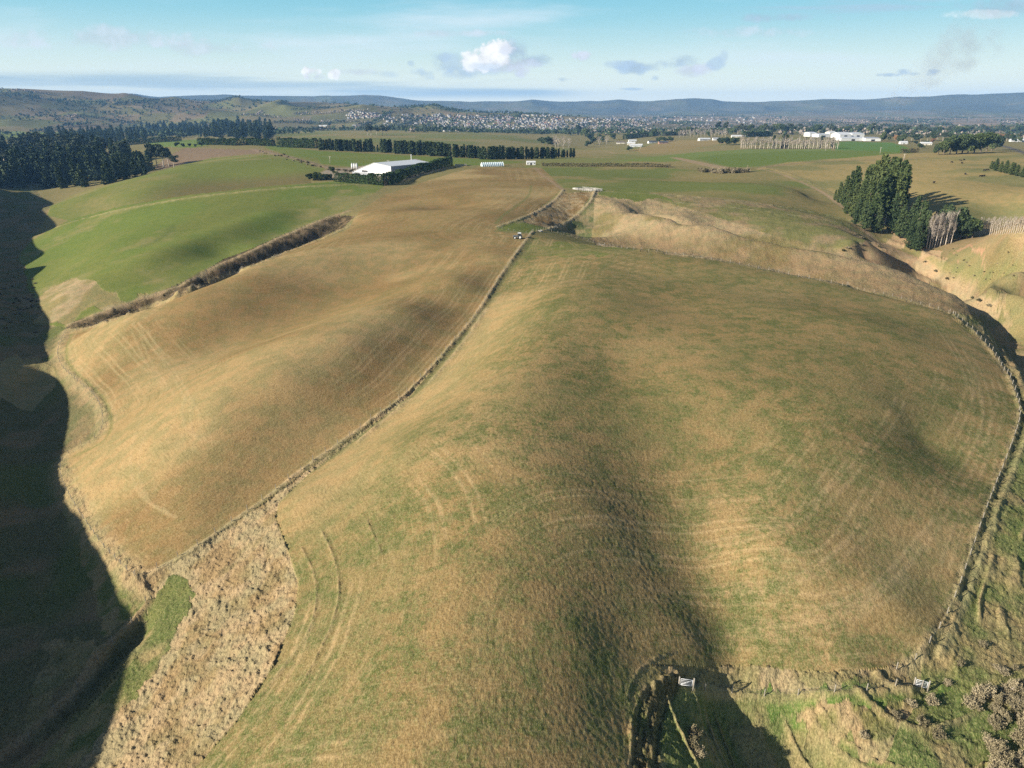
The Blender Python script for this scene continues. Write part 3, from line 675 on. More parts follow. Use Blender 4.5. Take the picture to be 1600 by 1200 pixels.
# ------------------------------------------------------------------ sky
def build_sky():
    T = NT(world.node_tree)
    out = T.n('ShaderNodeOutputWorld'); bg = T.n('ShaderNodeBackground')
    sky = T.n('ShaderNodeTexSky'); sky.sky_type = 'NISHITA'; sky.sun_disc = False
    sky.sun_elevation = R(SUN_EL); sky.sun_rotation = R(270 - SUN_SH)
    sky.altitude = 100; sky.air_density = 1.0; sky.dust_density = .6; sky.ozone_density = 2.0
    co = T.n('ShaderNodeTexCoord').outputs['Generated']
    sp = T.n('ShaderNodeSeparateXYZ'); T.l(co, sp.inputs[0]); x, y, z = sp.outputs
    base = T.mix(1.0, sky.outputs[0], (SKY_STRENGTH,) * 3, 'MULTIPLY')
    # pale cyan air towards the horizon, deeper blue overhead
    low = T.mix(T.ramp(z, -.02, .135), (.62, .615, .50), (.135, .345, .42))
    base = T.mix(1., base, (.55, .55, .55), 'MULTIPLY')
    c = T.mix(T.ramp(z, .09, .26, .92, 0.), base, low)
    # bearing and height of the view line, in units of the tangent
    yy = T.math('MAXIMUM', y, .05)
    X = T.math('DIVIDE', x, yy); E = T.math('DIVIDE', z, yy)
    def cl(xs, es, sx, sy, seed, detail=5.):
        cv = T.n('ShaderNodeCombineXYZ'); T.l(T.math('MULTIPLY', X, sx), cv.inputs[0]); T.l(T.math('MULTIPLY', E, sy), cv.inputs[1]); cv.inputs[2].default_value = seed
        return T.noise(cv.outputs[0], 1., detail, .55)
    def band(lo0, lo1, hi0, hi1, v=E): return T.math('MULTIPLY', T.ramp(v, lo0, lo1), T.ramp(v, hi0, hi1, 1., 0.))
    # thin high veils
    n = cl(0, 0, 2.2, 16., 3.1)
    c = T.mix(T.math('MULTIPLY', T.math('MULTIPLY', T.ramp(n, .47, .72), band(.03, .07, .13, .20)), .75), c, (.43, .49, .525))
    # long grey-blue sheet above the hills, thinning to the right
    n = cl(0, 0, 1.6, 30., 8.4)
    m = T.math('MULTIPLY', T.ramp(n, .38, .58), band(.006, .016, .034, .045))
    m = T.math('MULTIPLY', m, T.ramp(X, .02, .12, 1., .05))
    c = T.mix(T.math('MULTIPLY', m, .85), c, (.25, .335, .375))
    n = cl(0, 0, 3.0, 60., 1.7)
    m = T.math('MULTIPLY', T.math('MULTIPLY', T.ramp(n, .50, .66), band(.10, .115, .14, .16)), T.ramp(X, .2, .4))
    c = T.mix(T.math('MULTIPLY', m, .6), c, (.25, .33, .41))
    # small cumulus low over the hills: (column, row, half width, half height, light, strength) in the picture's directions
    nd = cl(0, 0, 14., 20., 5.5, 6.); nd2 = cl(0, 0, 40., 50., 2.5, 5.)
    wob = T.math('ADD', T.math('MULTIPLY', T.math('SUBTRACT', nd, .5), 4.2), T.math('MULTIPLY', T.math('SUBTRACT', nd2, .5), 3.2))
    wobs = T.math('MULTIPLY', T.math('SUBTRACT', nd2, .5), 5.5)
    def puff(c, px, py, hw, hh, colr, amt, soft=.9):
        u = (px - 800.) / F; v = (py - 600.) / F; fy = CP - v * SP; X0, E0 = u / fy, (-SP - v * CP) / fy
        dx = T.math('DIVIDE', T.math('SUBTRACT', X, X0), hw / F); dy = T.math('DIVIDE', T.math('SUBTRACT', E, E0), hh / F)
        r2 = T.math('ADD', T.math('MULTIPLY', dx, dx), T.math('MULTIPLY', dy, dy))
        f = T.math('ADD', T.math('SUBTRACT', 1.15, r2), wob if hw > 20 else wobs)
        tone = T.mix(T.ramp(nd2, .38, .62), tuple(k * .86 for k in colr), tuple(k * 1.10 for k in colr))
        return T.mix(T.math('MULTIPLY', T.ramp(f, 0., soft if colr[0] > .5 else 1.5), amt), c, tone)
    WH, PK, GB, GR_ = (.56, .56, .555), (.38, .405, .455), (.25, .325, .40), (.22, .29, .37)
    for a in ((700,99,30,12,GB,.6),(745,110,50,8,GB,.6),(838,93,30,9,GR_,.75),(802,84,28,20,GB,.9),(815,98,34,8,PK,.7),(772,103,46,9,PK,.85),(735,94,14,15,WH,.9),(752,92,15,17,WH,.95),(766,80,15,15,WH,1.),(781,76,19,13,WH,.95),(776,92,22,12,WH,.85),(795,76,14,11,PK,.8),(760,104,26,6,GB,.5),(812,112,13,9,PK,.9),
              (486,112,13,13,WH,1.),(490,120,14,6,PK,.8),(523,115,9,8,WH,.95),(560,112,36,6,PK,.6),(600,116,26,6,GB,.5),(660,116,16,8,GB,.6),(642,98,7,5,GB,.6),(688,90,14,7,GB,.6),(910,88,15,7,PK,.9),(720,117,30,6,GB,.5),
              (968,102,22,6,GB,.7),(990,107,28,9,GB,.85),(1020,104,22,7,GB,.7),(1048,98,22,8,GB,.8),(1070,94,24,8,GB,.7),(1078,112,24,9,PK,.85),(1100,108,22,8,PK,.8),(1118,100,14,9,GB,.7),(1132,88,9,9,GB,.5),(1030,121,10,6,GB,.7),(880,124,12,4,GB,.6),
              (1385,117,18,3,GR_,.7),(1420,113,22,5,GR_,.8),(1440,115,20,4,GR_,.7),(1458,111,14,3,GR_,.7),(1215,28,80,7,GB,.8),(1560,12,70,14,GB,.7),(985,139,20,2,GB,.6),(1180,50,110,9,PK,.5),(700,52,80,6,PK,.6),(160,60,140,16,PK,.55),(340,76,90,12,PK,.5),(1530,22,60,7,WH,.4)):
        c = puff(c, *a)
    T.l(c, bg.inputs[0]); bg.inputs[1].default_value = 1.0
    T.l(bg.outputs[0], out.inputs[0])
build_sky()
# ------------------------------------------------------------------ builders
def mesh_np(name, v, q, mats, mi=None, smooth=False):
    """mesh from arrays of vertices and equal-sided faces"""
    me = bpy.data.meshes.new(name); v = np.asarray(v, np.float32); q = np.asarray(q, np.int32); k = q.shape[1]
    me.vertices.add(len(v)); me.vertices.foreach_set('co', v.ravel())
    me.loops.add(q.size); me.loops.foreach_set('vertex_index', q.ravel())
    me.polygons.add(len(q)); me.polygons.foreach_set('loop_start', np.arange(0, q.size, k, dtype=np.int32))
    for m in (mats if isinstance(mats, (list, tuple)) else [mats]): me.materials.append(m)
    if mi is not None: me.polygons.foreach_set('material_index', np.asarray(mi, np.int32))
    if smooth: me.polygons.foreach_set('use_smooth', np.ones(len(q), bool))
    me.update(calc_edges=True); return me

class MB:
    """collects boxes, tubes, prisms for one part"""
    def __init__(s): s.v = []; s.f = []; s.m = []
    def add(s, vs, fs, mi=0):
        o = len(s.v); s.v += [tuple(p) for p in vs]; s.f += [tuple(i + o for i in f) for f in fs]; s.m += [mi] * len(fs); return s
    def box(s, x0, x1, y0, y1, z0, z1, mi=0):
        return s.add([(x, y, z) for z in (z0, z1) for y in (y0, y1) for x in (x0, x1)], [(0, 2, 3, 1), (4, 5, 7, 6), (0, 1, 5, 4), (2, 6, 7, 3), (0, 4, 6, 2), (1, 3, 7, 5)], mi)
    def tube(s, pts, rad, n=6, mi=0, cap=True):
        pts = [Vector(p) for p in pts]; rad = rad if hasattr(rad, '__len__') else [rad] * len(pts); rings = []
        vs = []; fs = []
        for i, p in enumerate(pts):
            d = (pts[min(i + 1, len(pts) - 1)] - pts[max(i - 1, 0)]).normalized()
            a = d.cross(Vector((0, 0, 1)) if abs(d.z) < .9 else Vector((1, 0, 0))).normalized(); b = d.cross(a)
            vs += [p + (a * math.cos(2 * math.pi * k / n) + b * math.sin(2 * math.pi * k / n)) * rad[i] for k in range(n)]
        for i in range(len(pts) - 1):
            fs += [(i * n + k, i * n + (k + 1) % n, (i + 1) * n + (k + 1) % n, (i + 1) * n + k) for k in range(n)]
        if cap: fs += [tuple(range(n))[::-1], tuple((len(pts) - 1) * n + k for k in range(n))]
        return s.add(vs, fs, mi)
    def prism(s, prof, y0, y1, mi=0):
        """profile in x, z carried along y"""
        n = len(prof); vs = [(x, y0, z) for x, z in prof] + [(x, y1, z) for x, z in prof]
        return s.add(vs, [tuple(range(n)), tuple(range(n, 2 * n))[::-1]] + [(k, k + n, (k + 1) % n + n, (k + 1) % n) for k in range(n)], mi)
    def mesh(s, name, mats, smooth=False):
        me = bpy.data.meshes.new(name); me.from_pydata(s.v, [], s.f)
        for m in (mats if isinstance(mats, (list, tuple)) else [mats]): me.materials.append(m)
        me.polygons.foreach_set('material_index', np.array(s.m, np.int32))
        bm = bmesh.new(); bm.from_mesh(me); bmesh.ops.recalc_face_normals(bm, faces=bm.faces); bm.to_mesh(me); bm.free()
        if smooth: me.polygons.foreach_set('use_smooth', np.ones(len(me.polygons), bool))
        me.update(); return me

def link(name, data, parent=None, loc=None, rz=0., sc=None):
    o = bpy.data.objects.new(name, data); COL.objects.link(o)
    if parent is not None: o.parent = parent
    if loc is not None: o.location = loc
    if rz: o.rotation_euler = (0, 0, rz)
    if sc is not None: o.scale = sc if hasattr(sc, '__len__') else (sc,) * 3
    return o
def tag(o, label, cat, group=None):
    o['label'] = label; o['category'] = cat
    if group: o['group'] = group
    return o
def thing(name, label, cat, loc, rz=0., group=None, sc=None):
    return tag(link(name, None, None, loc, rz, sc), label, cat, group)
def flat(name, c, rough=.8, spec=.2, var=.15, scale=3., metal=0.):
    m, T, b, out = mat(name, rough, spec)
    n = T.noise(T.n('ShaderNodeTexCoord').outputs['Object'], scale, 3.)
    k = T.ramp(n, .3, .7, 1 - var, 1 + var)
    cv = T.n('ShaderNodeCombineColor'); [T.l(k, cv.inputs[i]) for i in range(3)]
    T.l(T.mix(1., (*c, 1), cv.outputs[0], 'MULTIPLY'), b.inputs['Base Color']); b.inputs['Metallic'].default_value = metal
    return m
def leaf(name, a, b_, var=.5, rough=.85):
    """foliage: two greens by object and by clump"""
    m, T, b, out = mat(name, rough, .1)
    oi = T.n('ShaderNodeObjectInfo').outputs['Random']
    n = T.noise(T.n('ShaderNodeTexCoord').outputs['Object'], .55, 3.)
    n2 = T.noise(T.n('ShaderNodeTexCoord').outputs['Object'], 3.0, 2.)
    f = T.math('ADD', T.math('MULTIPLY', n, .7), T.math('ADD', T.math('MULTIPLY', n2, .5), T.math('MULTIPLY', oi, .35)))
    c = T.mix(T.ramp(f, .45, 1.05), (*a, 1), (*b_, 1))
    T.l(c, b.inputs['Base Color'])
    return m
M = dict(
    pine=leaf('pine_needles', (.036, .058, .024), (.085, .115, .044)), cypress=leaf('cypress_foliage', (.042, .066, .022), (.105, .13, .044)),
    dark=leaf('dark_conifer', (.030, .050, .023), (.072, .098, .040)), hedge=leaf('hedge_leaves', (.030, .058, .020), (.065, .095, .032)),  # dark: conifer foliage of a deeper green
    gum=leaf('gum_leaves', (.045, .062, .036), (.085, .10, .055)), russet=leaf('russet_leaves', (.22, .12, .06), (.32, .19, .09)),
    twig=leaf('bare_twigs', (.22, .185, .15), (.36, .305, .245)), scrub=leaf('dry_scrub', (.15, .13, .07), (.36, .30, .19)), gorse=leaf('gorse', (.05, .06, .024), (.15, .12, .06)),
    bark=flat('bark', (.15, .115, .085)), pale=flat('pale_bark', (.46, .40, .33)), wood=flat('weathered_wood', (.30, .27, .22)), wire=flat('fence_wire', (.14, .14, .135), .5, .3),
    white=flat('white_steel', (.64, .64, .62), .5, .3, .05, .6), roof=flat('pale_roof', (.54, .55, .545), .45, .3, .06, .5), grey=flat('grey_steel', (.30, .31, .33), .5), dkgrey=flat('dark_opening', (.04, .04, .045)),
    concrete=flat('concrete', (.42, .40, .36)), tyre=flat('tyre', (.03, .03, .03)), rim=flat('pale_rim', (.72, .72, .68), .5), glass=flat('cab_glass', (.03, .04, .05), .1, .6, .05), cabroof=flat('cab_roof', (.75, .76, .75), .4),
    tractor=flat('tractor_paint', (.10, .115, .12), .4, .5), film=flat('blue_film', (.50, .64, .66), .35, .4, .08, 1.), hide=flat('black_hide', (.014, .012, .012), .7), rustred=flat('red_roof', (.25, .09, .06)), brown=flat('brown_roof', (.13, .10, .085)),
    galv=flat('galvanised_pipe', (.50, .51, .52), .45, .4), town=flat('town_wall', (.29, .28, .27)), town_cream=flat('town_cream', (.36, .33, .27)), town_roof=flat('town_roof', (.19, .185, .19)), slate=flat('slate_roof', (.16, .155, .16)),
    cream=flat('cream_wall', (.62, .58, .48)), charcoal=flat('charcoal_roof', (.07, .075, .085)), brick=flat('brick_wall', (.32, .19, .13)), lamp=flat('yellow_paint', (.6, .5, .1)))

def quads(c, size, rs, up=0.):
    """one small randomly turned leaf spray per centre"""
    n = len(c); a = rs.normal(size=(n, 3)); a /= np.linalg.norm(a, axis=1)[:, None]
    b = rs.normal(size=(n, 3)); b[:, 2] += up; b -= a * (a * b).sum(1)[:, None]; b /= np.linalg.norm(b, axis=1)[:, None]
    s = np.asarray(size) * rs.uniform(.65, 1.35, n); s = s[:, None]
    v = np.stack([c - a * s * .5, c + b * s * .55 + a * s * .1, c + a * s * .5, c - b * s * .55], 1).reshape(-1, 3)
    return v, np.arange(4 * n).reshape(-1, 4)

def conifer_crown(rs, H, Rm, base=.1, whorls=20, per=8, size=.7, pw=.85, droop=.0, leaves=9, wob=.25):
    cs = []
    lean = rs.normal(0, .03, 2)
    for w in range(whorls):
        t = base + (1 - base) * (w + rs.uniform(-.3, .3)) / whorls
        for k in range(per):
            an = rs.uniform(0, 2 * math.pi); L = Rm * max(.05, (1 - t)) ** pw * rs.uniform(1 - wob * 1.6, 1 + wob)
            L *= min(1, .55 + (t - base) / .18)
            for j in range(4):
                u = (j + .6) / 4.; 
                p = np.array([math.cos(an) * L * u, math.sin(an) * L * u, t * H + L * (u * u * .35 - droop * u)]) + np.array([lean[0] * t * H, lean[1] * t * H, 0])
                cs.append(p + rs.normal(0, .28 * size + .04 * L, (max(3, int(leaves * (.5 + .6 * u))), 3)))
    c = np.concatenate(cs); c = np.concatenate([c, np.stack([lean[0] * H + rs.normal(0, .15, 30), lean[1] * H + rs.normal(0, .15, 30), H * rs.uniform(.93, 1.0, 30)], 1)])
    return quads(c, size, rs, .6)

def blob_crown(rs, lobes, size, dens_):
    cs = []
    for (x, y, z, rx, rz) in lobes:
        n = int(dens_ * rx * rx * 4); d = rs.normal(size=(n, 3)); d /= np.linalg.norm(d, axis=1)[:, None]
        rr = rs.uniform(.72, 1.05, n)[:, None]
        cs.append(np.array([x, y, z]) + d * rr * np.array([rx, rx, rz]) + rs.normal(0, .06 * rx, (n, 3)))
    return quads(np.concatenate(cs), size, rs)

def trunk_mesh(rs, H, r, limbs=0, mt='bark', name='trunk'):
    b = MB(); k = 5; lx, ly = rs.normal(0, .012, 2)
    b.tube([(lx * H * i / k, ly * H * i / k, H * i / k - .5) for i in range(k + 1)], [r * (1.15 - .95 * i / k) for i in range(k + 1)], 6)
    for i in range(limbs):
        z = H * rs.uniform(.2, .8); a = rs.uniform(0, 6.28); L = H * .14 * rs.uniform(.6, 1.3)
        b.tube([(0, 0, z), (math.cos(a) * L, math.sin(a) * L, z + L * .35)], [r * .28, r * .08], 4)
    return b.mesh(name, M[mt], True)

def bare_crown(rs, H, spread, n1=16, r=.06, size=.5, twigs=700, up=2.6, lo=.18):
    """upswept bare branches with a haze of twigs"""
    b = MB(); cs = []
    for i in range(n1):
        z = H * rs.uniform(lo, .85); a = rs.uniform(0, 6.28); L = spread * (1.1 - .6 * z / H) * rs.uniform(.6, 1.2)
        q = [(0, 0, z), (math.cos(a) * L * .5, math.sin(a) * L * .5, z + L * up * .35), (math.cos(a) * L, math.sin(a) * L, min(H, z + L * up))]
        b.tube(q, [r, r * .7, r * .3], 4)
        for j in range(3): b.tube([q[1 + (j > 1)], (q[1][0] + rs.normal(0, L * .5), q[1][1] + rs.normal(0, L * .5), q[1][2] + L * up * .5)], [r * .4, r * .15], 3)
        cs.append(np.array(q[2]) * rs.uniform(.75, 1.0, (twigs // n1, 1)) ** [1, 1, .5] + rs.normal(0, .18 * spread, (twigs // n1, 3)))
    c = np.concatenate(cs); n = len(c)
    d = rs.normal(0, .35, (n, 3)); d[:, 2] = rs.uniform(.6, 1.2, n); d *= size; w = rs.normal(0, 1, (n, 3)); w /= np.linalg.norm(w, axis=1)[:, None]; w *= .018 * (H / 10) ** .5
    v = np.stack([c - w, c + w, c + d + w * .3, c + d - w * .3], 1).reshape(-1, 3); o = len(b.v)
    b.v += [tuple(p) for p in v]; b.f += [(o + 4 * i, o + 4 * i + 1, o + 4 * i + 2, o + 4 * i + 3) for i in range(n)]; b.m += [1] * n
    return b.mesh('crown', [M['pale'], M['twig']])

RS = np.random.default_rng(11)
def tree_kind(kind, k):
    """unit trees, 10 m tall: list of (part, mesh)"""
    rs = np.random.default_rng(100 * k + sum(map(ord, kind)))
    if kind == 'pine': return [('trunk', trunk_mesh(rs, 9.4, .17, 6)), ('crown', mesh_np('crown', *conifer_crown(rs, 10, 2.1, .08, 26, 9, .26, .75, .05, 9, .35), M['pine']))]
    if kind == 'cypress': return [('trunk', trunk_mesh(rs, 9.0, .17, 2)), ('crown', mesh_np('crown', *conifer_crown(rs, 10, 1.55, .03, 26, 9, .28, .55, -.35, 9, .35), M['cypress']))]
    if kind == 'column': return [('trunk', trunk_mesh(rs, 8.5, .2)), ('crown', mesh_np('crown', *conifer_crown(rs, 10, 1.6, .02, 14, 8, .6, .36, -.45, 6, .35), M['dark']))]
    if kind == 'forest': return [('trunk', trunk_mesh(rs, 9.0, .16)), ('crown', mesh_np('crown', *conifer_crown(rs, 10, 1.75, -.04, 15, 8, .5, .62, 0, 5, .35), M['dark']))]
    if kind == 'gum':
        lobes = [(rs.normal(0, 1.0), rs.normal(0, 1.0), rs.uniform(5, 9), rs.uniform(.9, 1.6), rs.uniform(.7, 1.1)) for _ in range(9)]
        return [('trunk', trunk_mesh(rs, 8., .22, 5, 'pale')), ('crown', mesh_np('crown', *blob_crown(rs, lobes, .55, 22), M['gum']))]
    if kind == 'round':
        lobes = [(rs.normal(0, 1.6), rs.normal(0, 1.6), rs.uniform(3, 7.6), rs.uniform(1.3, 2.2), rs.uniform(1.2, 1.9)) for _ in range(11)]
        return [('trunk', trunk_mesh(rs, 6., .3)), ('crown', mesh_np('crown', *blob_crown(rs, lobes, .6, 22), M['cypress' if k % 2 else 'dark']))]
    if kind == 'russet':
        lobes = [(rs.normal(0, 1.5), rs.normal(0, 1.5), rs.uniform(3, 7.6), rs.uniform(1.3, 2.2), rs.uniform(1.2, 1.9)) for _ in range(10)]
        return [('trunk', trunk_mesh(rs, 6., .25)), ('crown', mesh_np('crown', *blob_crown(rs, lobes, .5, 16), M['russet']))]
    if kind == 'poplar': return [('trunk', trunk_mesh(rs, 9.8, .19, 0, 'pale')), ('crown', bare_crown(rs, 10, 1.0, 20, .06, .7, 420))]
    if kind == 'bare': return [('trunk', trunk_mesh(rs, 5., .2, 0, 'pale')), ('crown', bare_crown(rs, 10, 3.6, 16, .09, .8, 1300, 1.2, .15))]
KIND = {}
def tree(kind, name, label, px, py, top, wid=1., group=None, parts=True, cat='tree', nvar=4, k=None, jit=0.):
    """a tree whose foot is seen at (px, py) and whose tip reaches up to row `top`"""
    c = gp(px, py)
    if c is None: return None
    fy = c[1]; v = (top - 600.) / F
    h = max(1.0, CAMZ + fy * (-SP - v * CP) / (CP - v * SP) - c[2])
    return tree_at(kind, name, label, c, h, wid, group, parts, cat, nvar, k)
def tree_at(kind, name, label, c, h, wid=1., group=None, parts=True, cat='tree', nvar=4, k=None):
    k = int(RS.integers(nvar)) if k is None else k
    key = (kind, k)
    if key not in KIND: KIND[key] = tree_kind(kind, k)
    s = h / 10.; rz = RS.uniform(0, 6.28); scl = (s * wid, s * wid, s); loc = (c[0], c[1], c[2] - .15 * s)
    if parts:
        t = thing(name, label, cat, loc, rz, group, scl)
        for nm, me in KIND[key]: link(nm, me, t)
        return t
    if ('one', key) not in KIND:
        bm = bmesh.new(); mats = []; 
        for nm, me in KIND[key]:
            n0 = len(bm.faces); bm.from_mesh(me); bm.faces.ensure_lookup_table()
            off = len(mats)
            for f in bm.faces[n0:]: f.material_index += off
            mats += list(me.materials)
        me = bpy.data.meshes.new(name); bm.to_mesh(me); bm.free()
        for m_ in mats: me.materials.append(m_)
        KIND[('one', key)] = me
    return tag(link(name, KIND[('one', key)], None, loc, rz, scl), label, cat, group)

def foot(px, py): return gp(px, py)

# ------------------------------------------------------------------ fences and gates
_post = MB().tube([(0, 0, -.4), (0, 0, 1.25)], .075, 6).mesh('post', M['wood'])
def fence(L, label, gap=4.0, cap=98):
    """posts and wires along a ground line"""
    L = np.asarray(L)[:, :2]; s = np.concatenate([[0], np.cumsum(np.hypot(*np.diff(L, axis=0).T))])
    n = int(min(cap, max(3, s[-1] / gap))); q = np.linspace(0, s[-1], n)
    x = np.interp(q, s, L[:, 0]); y = np.interp(q, s, L[:, 1]); z = hz(x, y)
    t = thing('farm_fence', label, 'fence', (x[0], y[0], z[0]), 0, 'post and wire fences')
    w = MB()
    for h in (.35, .7, 1.1): w.tube([(x[i] - x[0], y[i] - y[0], z[i] - z[0] + h) for i in range(n)], .007, 3, 0, False)
    link('wires', w.mesh('wires', M['wire']), t)
    for i in range(n): link('post', _post, t, (x[i] - x[0], y[i] - y[0], z[i] - z[0]), RS.uniform(0, 3), (1, 1, RS.uniform(.9, 1.1)))
    return t
fence(L_MAIN, 'long wire fence running down the hollow between the two tan fields')
fence(L_LEFT, 'winding wire fence on the rough strip above the shaded valley')
fence(L_RIGHT, 'curved wire fence round the outer edge of the big field')
fence(L_LOW, 'short wire fence between the two white gates', 4.)
fence(gline([(228,940),(205,975),(170,1010),(120,1075),(60,1140),(0,1185)]), 'wire fence beside the narrow ditch below the tussock slope')
fence(gline([(862,362),(905,372),(945,384),(1030,395),(1120,407),(1300,443),(1400,465),(1482,489)]), 'wire fence along the top of the big field under the tan ridge')
fence(gline([(880,297),(868,312),(840,331),(800,347),(776,355),(800,361),(828,366)]), 'wire fence bending round the corner above the tractor')
fence(gline([(930,298),(922,316),(906,332),(890,346),(872,355),(858,358)]), 'wire fence from the stockyard down into the dark gully head')
fence(gline([(548,353),(500,375),(440,398),(400,414),(330,442),(230,482),(150,510),(108,518)]), 'wire fence on the tan side of the brown gully')
fence(gline([(545,330),(500,345),(430,375),(395,392),(330,420),(290,442),(230,465),(150,492)]), 'wire fence on the green side of the brown gully')

def gate(px, py, px2, py2, label):
    a, b = np.array(gp(px, py)), np.array(gp(px2, py2)); d = b - a; Lg = np.hypot(d[0], d[1]); Lg = min(max(Lg, 1.5), 5.); rz = math.atan2(d[1], d[0])
    t = thing('farm_gate', label, 'gate', tuple(a), rz, 'white tubular gates')
    f = MB(); f.tube([(0, 0, .15), (Lg, 0, .15)], .05); f.tube([(0, 0, 1.25), (Lg, 0, 1.25)], .05); f.tube([(0, 0, .15), (0, 0, 1.25)], .05); f.tube([(Lg, 0, .15), (Lg, 0, 1.25)], .05); f.tube([(0, 0, .2), (Lg, 0, 1.2)], .035)
    link('frame', f.mesh('frame', M['galv'], True), t)
    r = MB(); [r.tube([(0, 0, z), (Lg, 0, z)], .03) for z in (.42, .68, .95)]
    link('rails', r.mesh('rails', M['galv'], True), t)
    for x in (-.2, Lg + .2): link('gate_post', MB().tube([(x, 0, -.6), (x, 0, 1.6)], .11, 8).mesh('gate_post', M['wood'], True), t)
gate(1063, 1071, 1080, 1084, 'white metal gate standing open beside the rutted dark bank')
gate(1430, 1072, 1446, 1078, 'white metal gate at the foot of the curved field edge, near the green bank')

# ------------------------------------------------------------------ tractor
def build_tractor():
    c = gp(809, 373)
    t = thing('tractor', 'dark tractor with white cab roof standing by the fence corner', 'tractor', c, R(176))
    def wheel(x, y, r, w):
        m = MB(); n = 22; prof = [(r * .62, -w / 2), (r * .95, -w / 2), (r, -w * .35), (r, w * .35), (r * .95, w / 2), (r * .62, w / 2)]
        vs = []; fs = []
        for i in range(n):
            a = 2 * math.pi * i / n; kk = 1.03 if i % 2 else .985
            vs += [(math.cos(a) * q * kk, p, math.sin(a) * q * kk) for q, p in prof]
        for i in range(n):
            for j in range(6): fs.append((i * 6 + j, i * 6 + (j + 1) % 6, ((i + 1) % n) * 6 + (j + 1) % 6, ((i + 1) % n) * 6 + j))
        m.add(vs, fs); o = link('wheel', m.mesh('wheel', M['tyre']), t, (x, y, r))
        rm = MB().tube([(0, -w * .36, 0), (0, w * .36, 0)], r * .63, 18).tube([(0, -w * .46, 0), (0, w * .46, 0)], r * .2, 10)
        link('rim', rm.mesh('rim', M['rim']), o)
    for y in (-.95, .95): wheel(-1.15, y, .92, .55); wheel(1.45, y, .64, .42)
    b = MB(); b.box(-.2, 2.2, -.42, .42, .75, 1.65); b.box(-1.6, -.2, -.55, .55, .65, 1.3); b.box(1.1, 1.8, -.5, .5, .5, .8); b.prism([(2.2, .8), (2.35, .9), (2.3, 1.5), (2.2, 1.62)], -.4, .4)
    link('body', b.mesh('body', M['tractor']), t)
    for y in (-1, 1):
        a0 = [(-1.15 + 1.08 * math.cos(R(a)), .92 + 1.08 * math.sin(R(a))) for a in range(20, 161, 20)]; a1 = [(-1.15 + 1.02 * math.cos(R(a)), .92 + 1.02 * math.sin(R(a))) for a in range(160, 19, -20)]
        link('mudguard', MB().prism(a0 + a1, y * .62, y * 1.2).mesh('mudguard', M['tractor']), t)
    cab = MB()
    for x, y in ((-1.55, -.7), (-1.55, .7), (-.15, -.7), (-.15, .7)): cab.box(x - .05, x + .05, y - .05, y + .05, 1.3, 2.75)
    cab.box(-1.6, -.1, -.75, .75, 1.28, 1.42); co = link('cab', cab.mesh('cab', M['tractor']), t)
    link('glass', MB().box(-1.52, -.18, -.69, .69, 1.42, 2.7).mesh('glass', M['glass']), co)
    link('cab_roof', MB().box(-1.72, .02, -.85, .85, 2.75, 2.92).box(-1.5, -.2, -.7, .7, 2.92, 2.99).mesh('cab_roof', M['cabroof']), t)
    link('exhaust', MB().tube([(.5, .5, 1.6), (.5, .5, 2.7)], .05).mesh('exhaust', M['grey']), t)
    for y in (-.28, .28): link('headlight', MB().box(2.36, 2.42, y - .1, y + .1, 1.2, 1.36).mesh('headlight', M['white']), t)
    l = MB().box(-2.3, -1.6, -.5, .5, .6, .75).box(-2.35, -2.25, -1.0, 1.0, .5, 1.0)
    link('linkage', l.mesh('linkage', M['grey']), t)
build_tractor()
def build_trough():
    c = gp(844, 361.5); t = thing('water_trough', 'round pale concrete water trough at the fence corner by the tractor', 'trough', c)
    b = MB(); n = 24; vs = []; fs = []
    for r_, z in ((1.2, -.2), (1.2, .6), (1.05, .6), (1.05, .25)): vs += [(r_ * math.cos(2 * math.pi * i / n), r_ * math.sin(2 * math.pi * i / n), z) for i in range(n)]
    for k in range(3): fs += [(k * n + i, k * n + (i + 1) % n, (k + 1) * n + (i + 1) % n, (k + 1) * n + i) for i in range(n)]
    b.add(vs, fs); link('basin', b.mesh('basin', M['concrete']), t)
    link('water_surface', MB().tube([(0, 0, .2), (0, 0, .42)], 1.05, 24).mesh('water_surface', M['glass']), t)
build_trough()

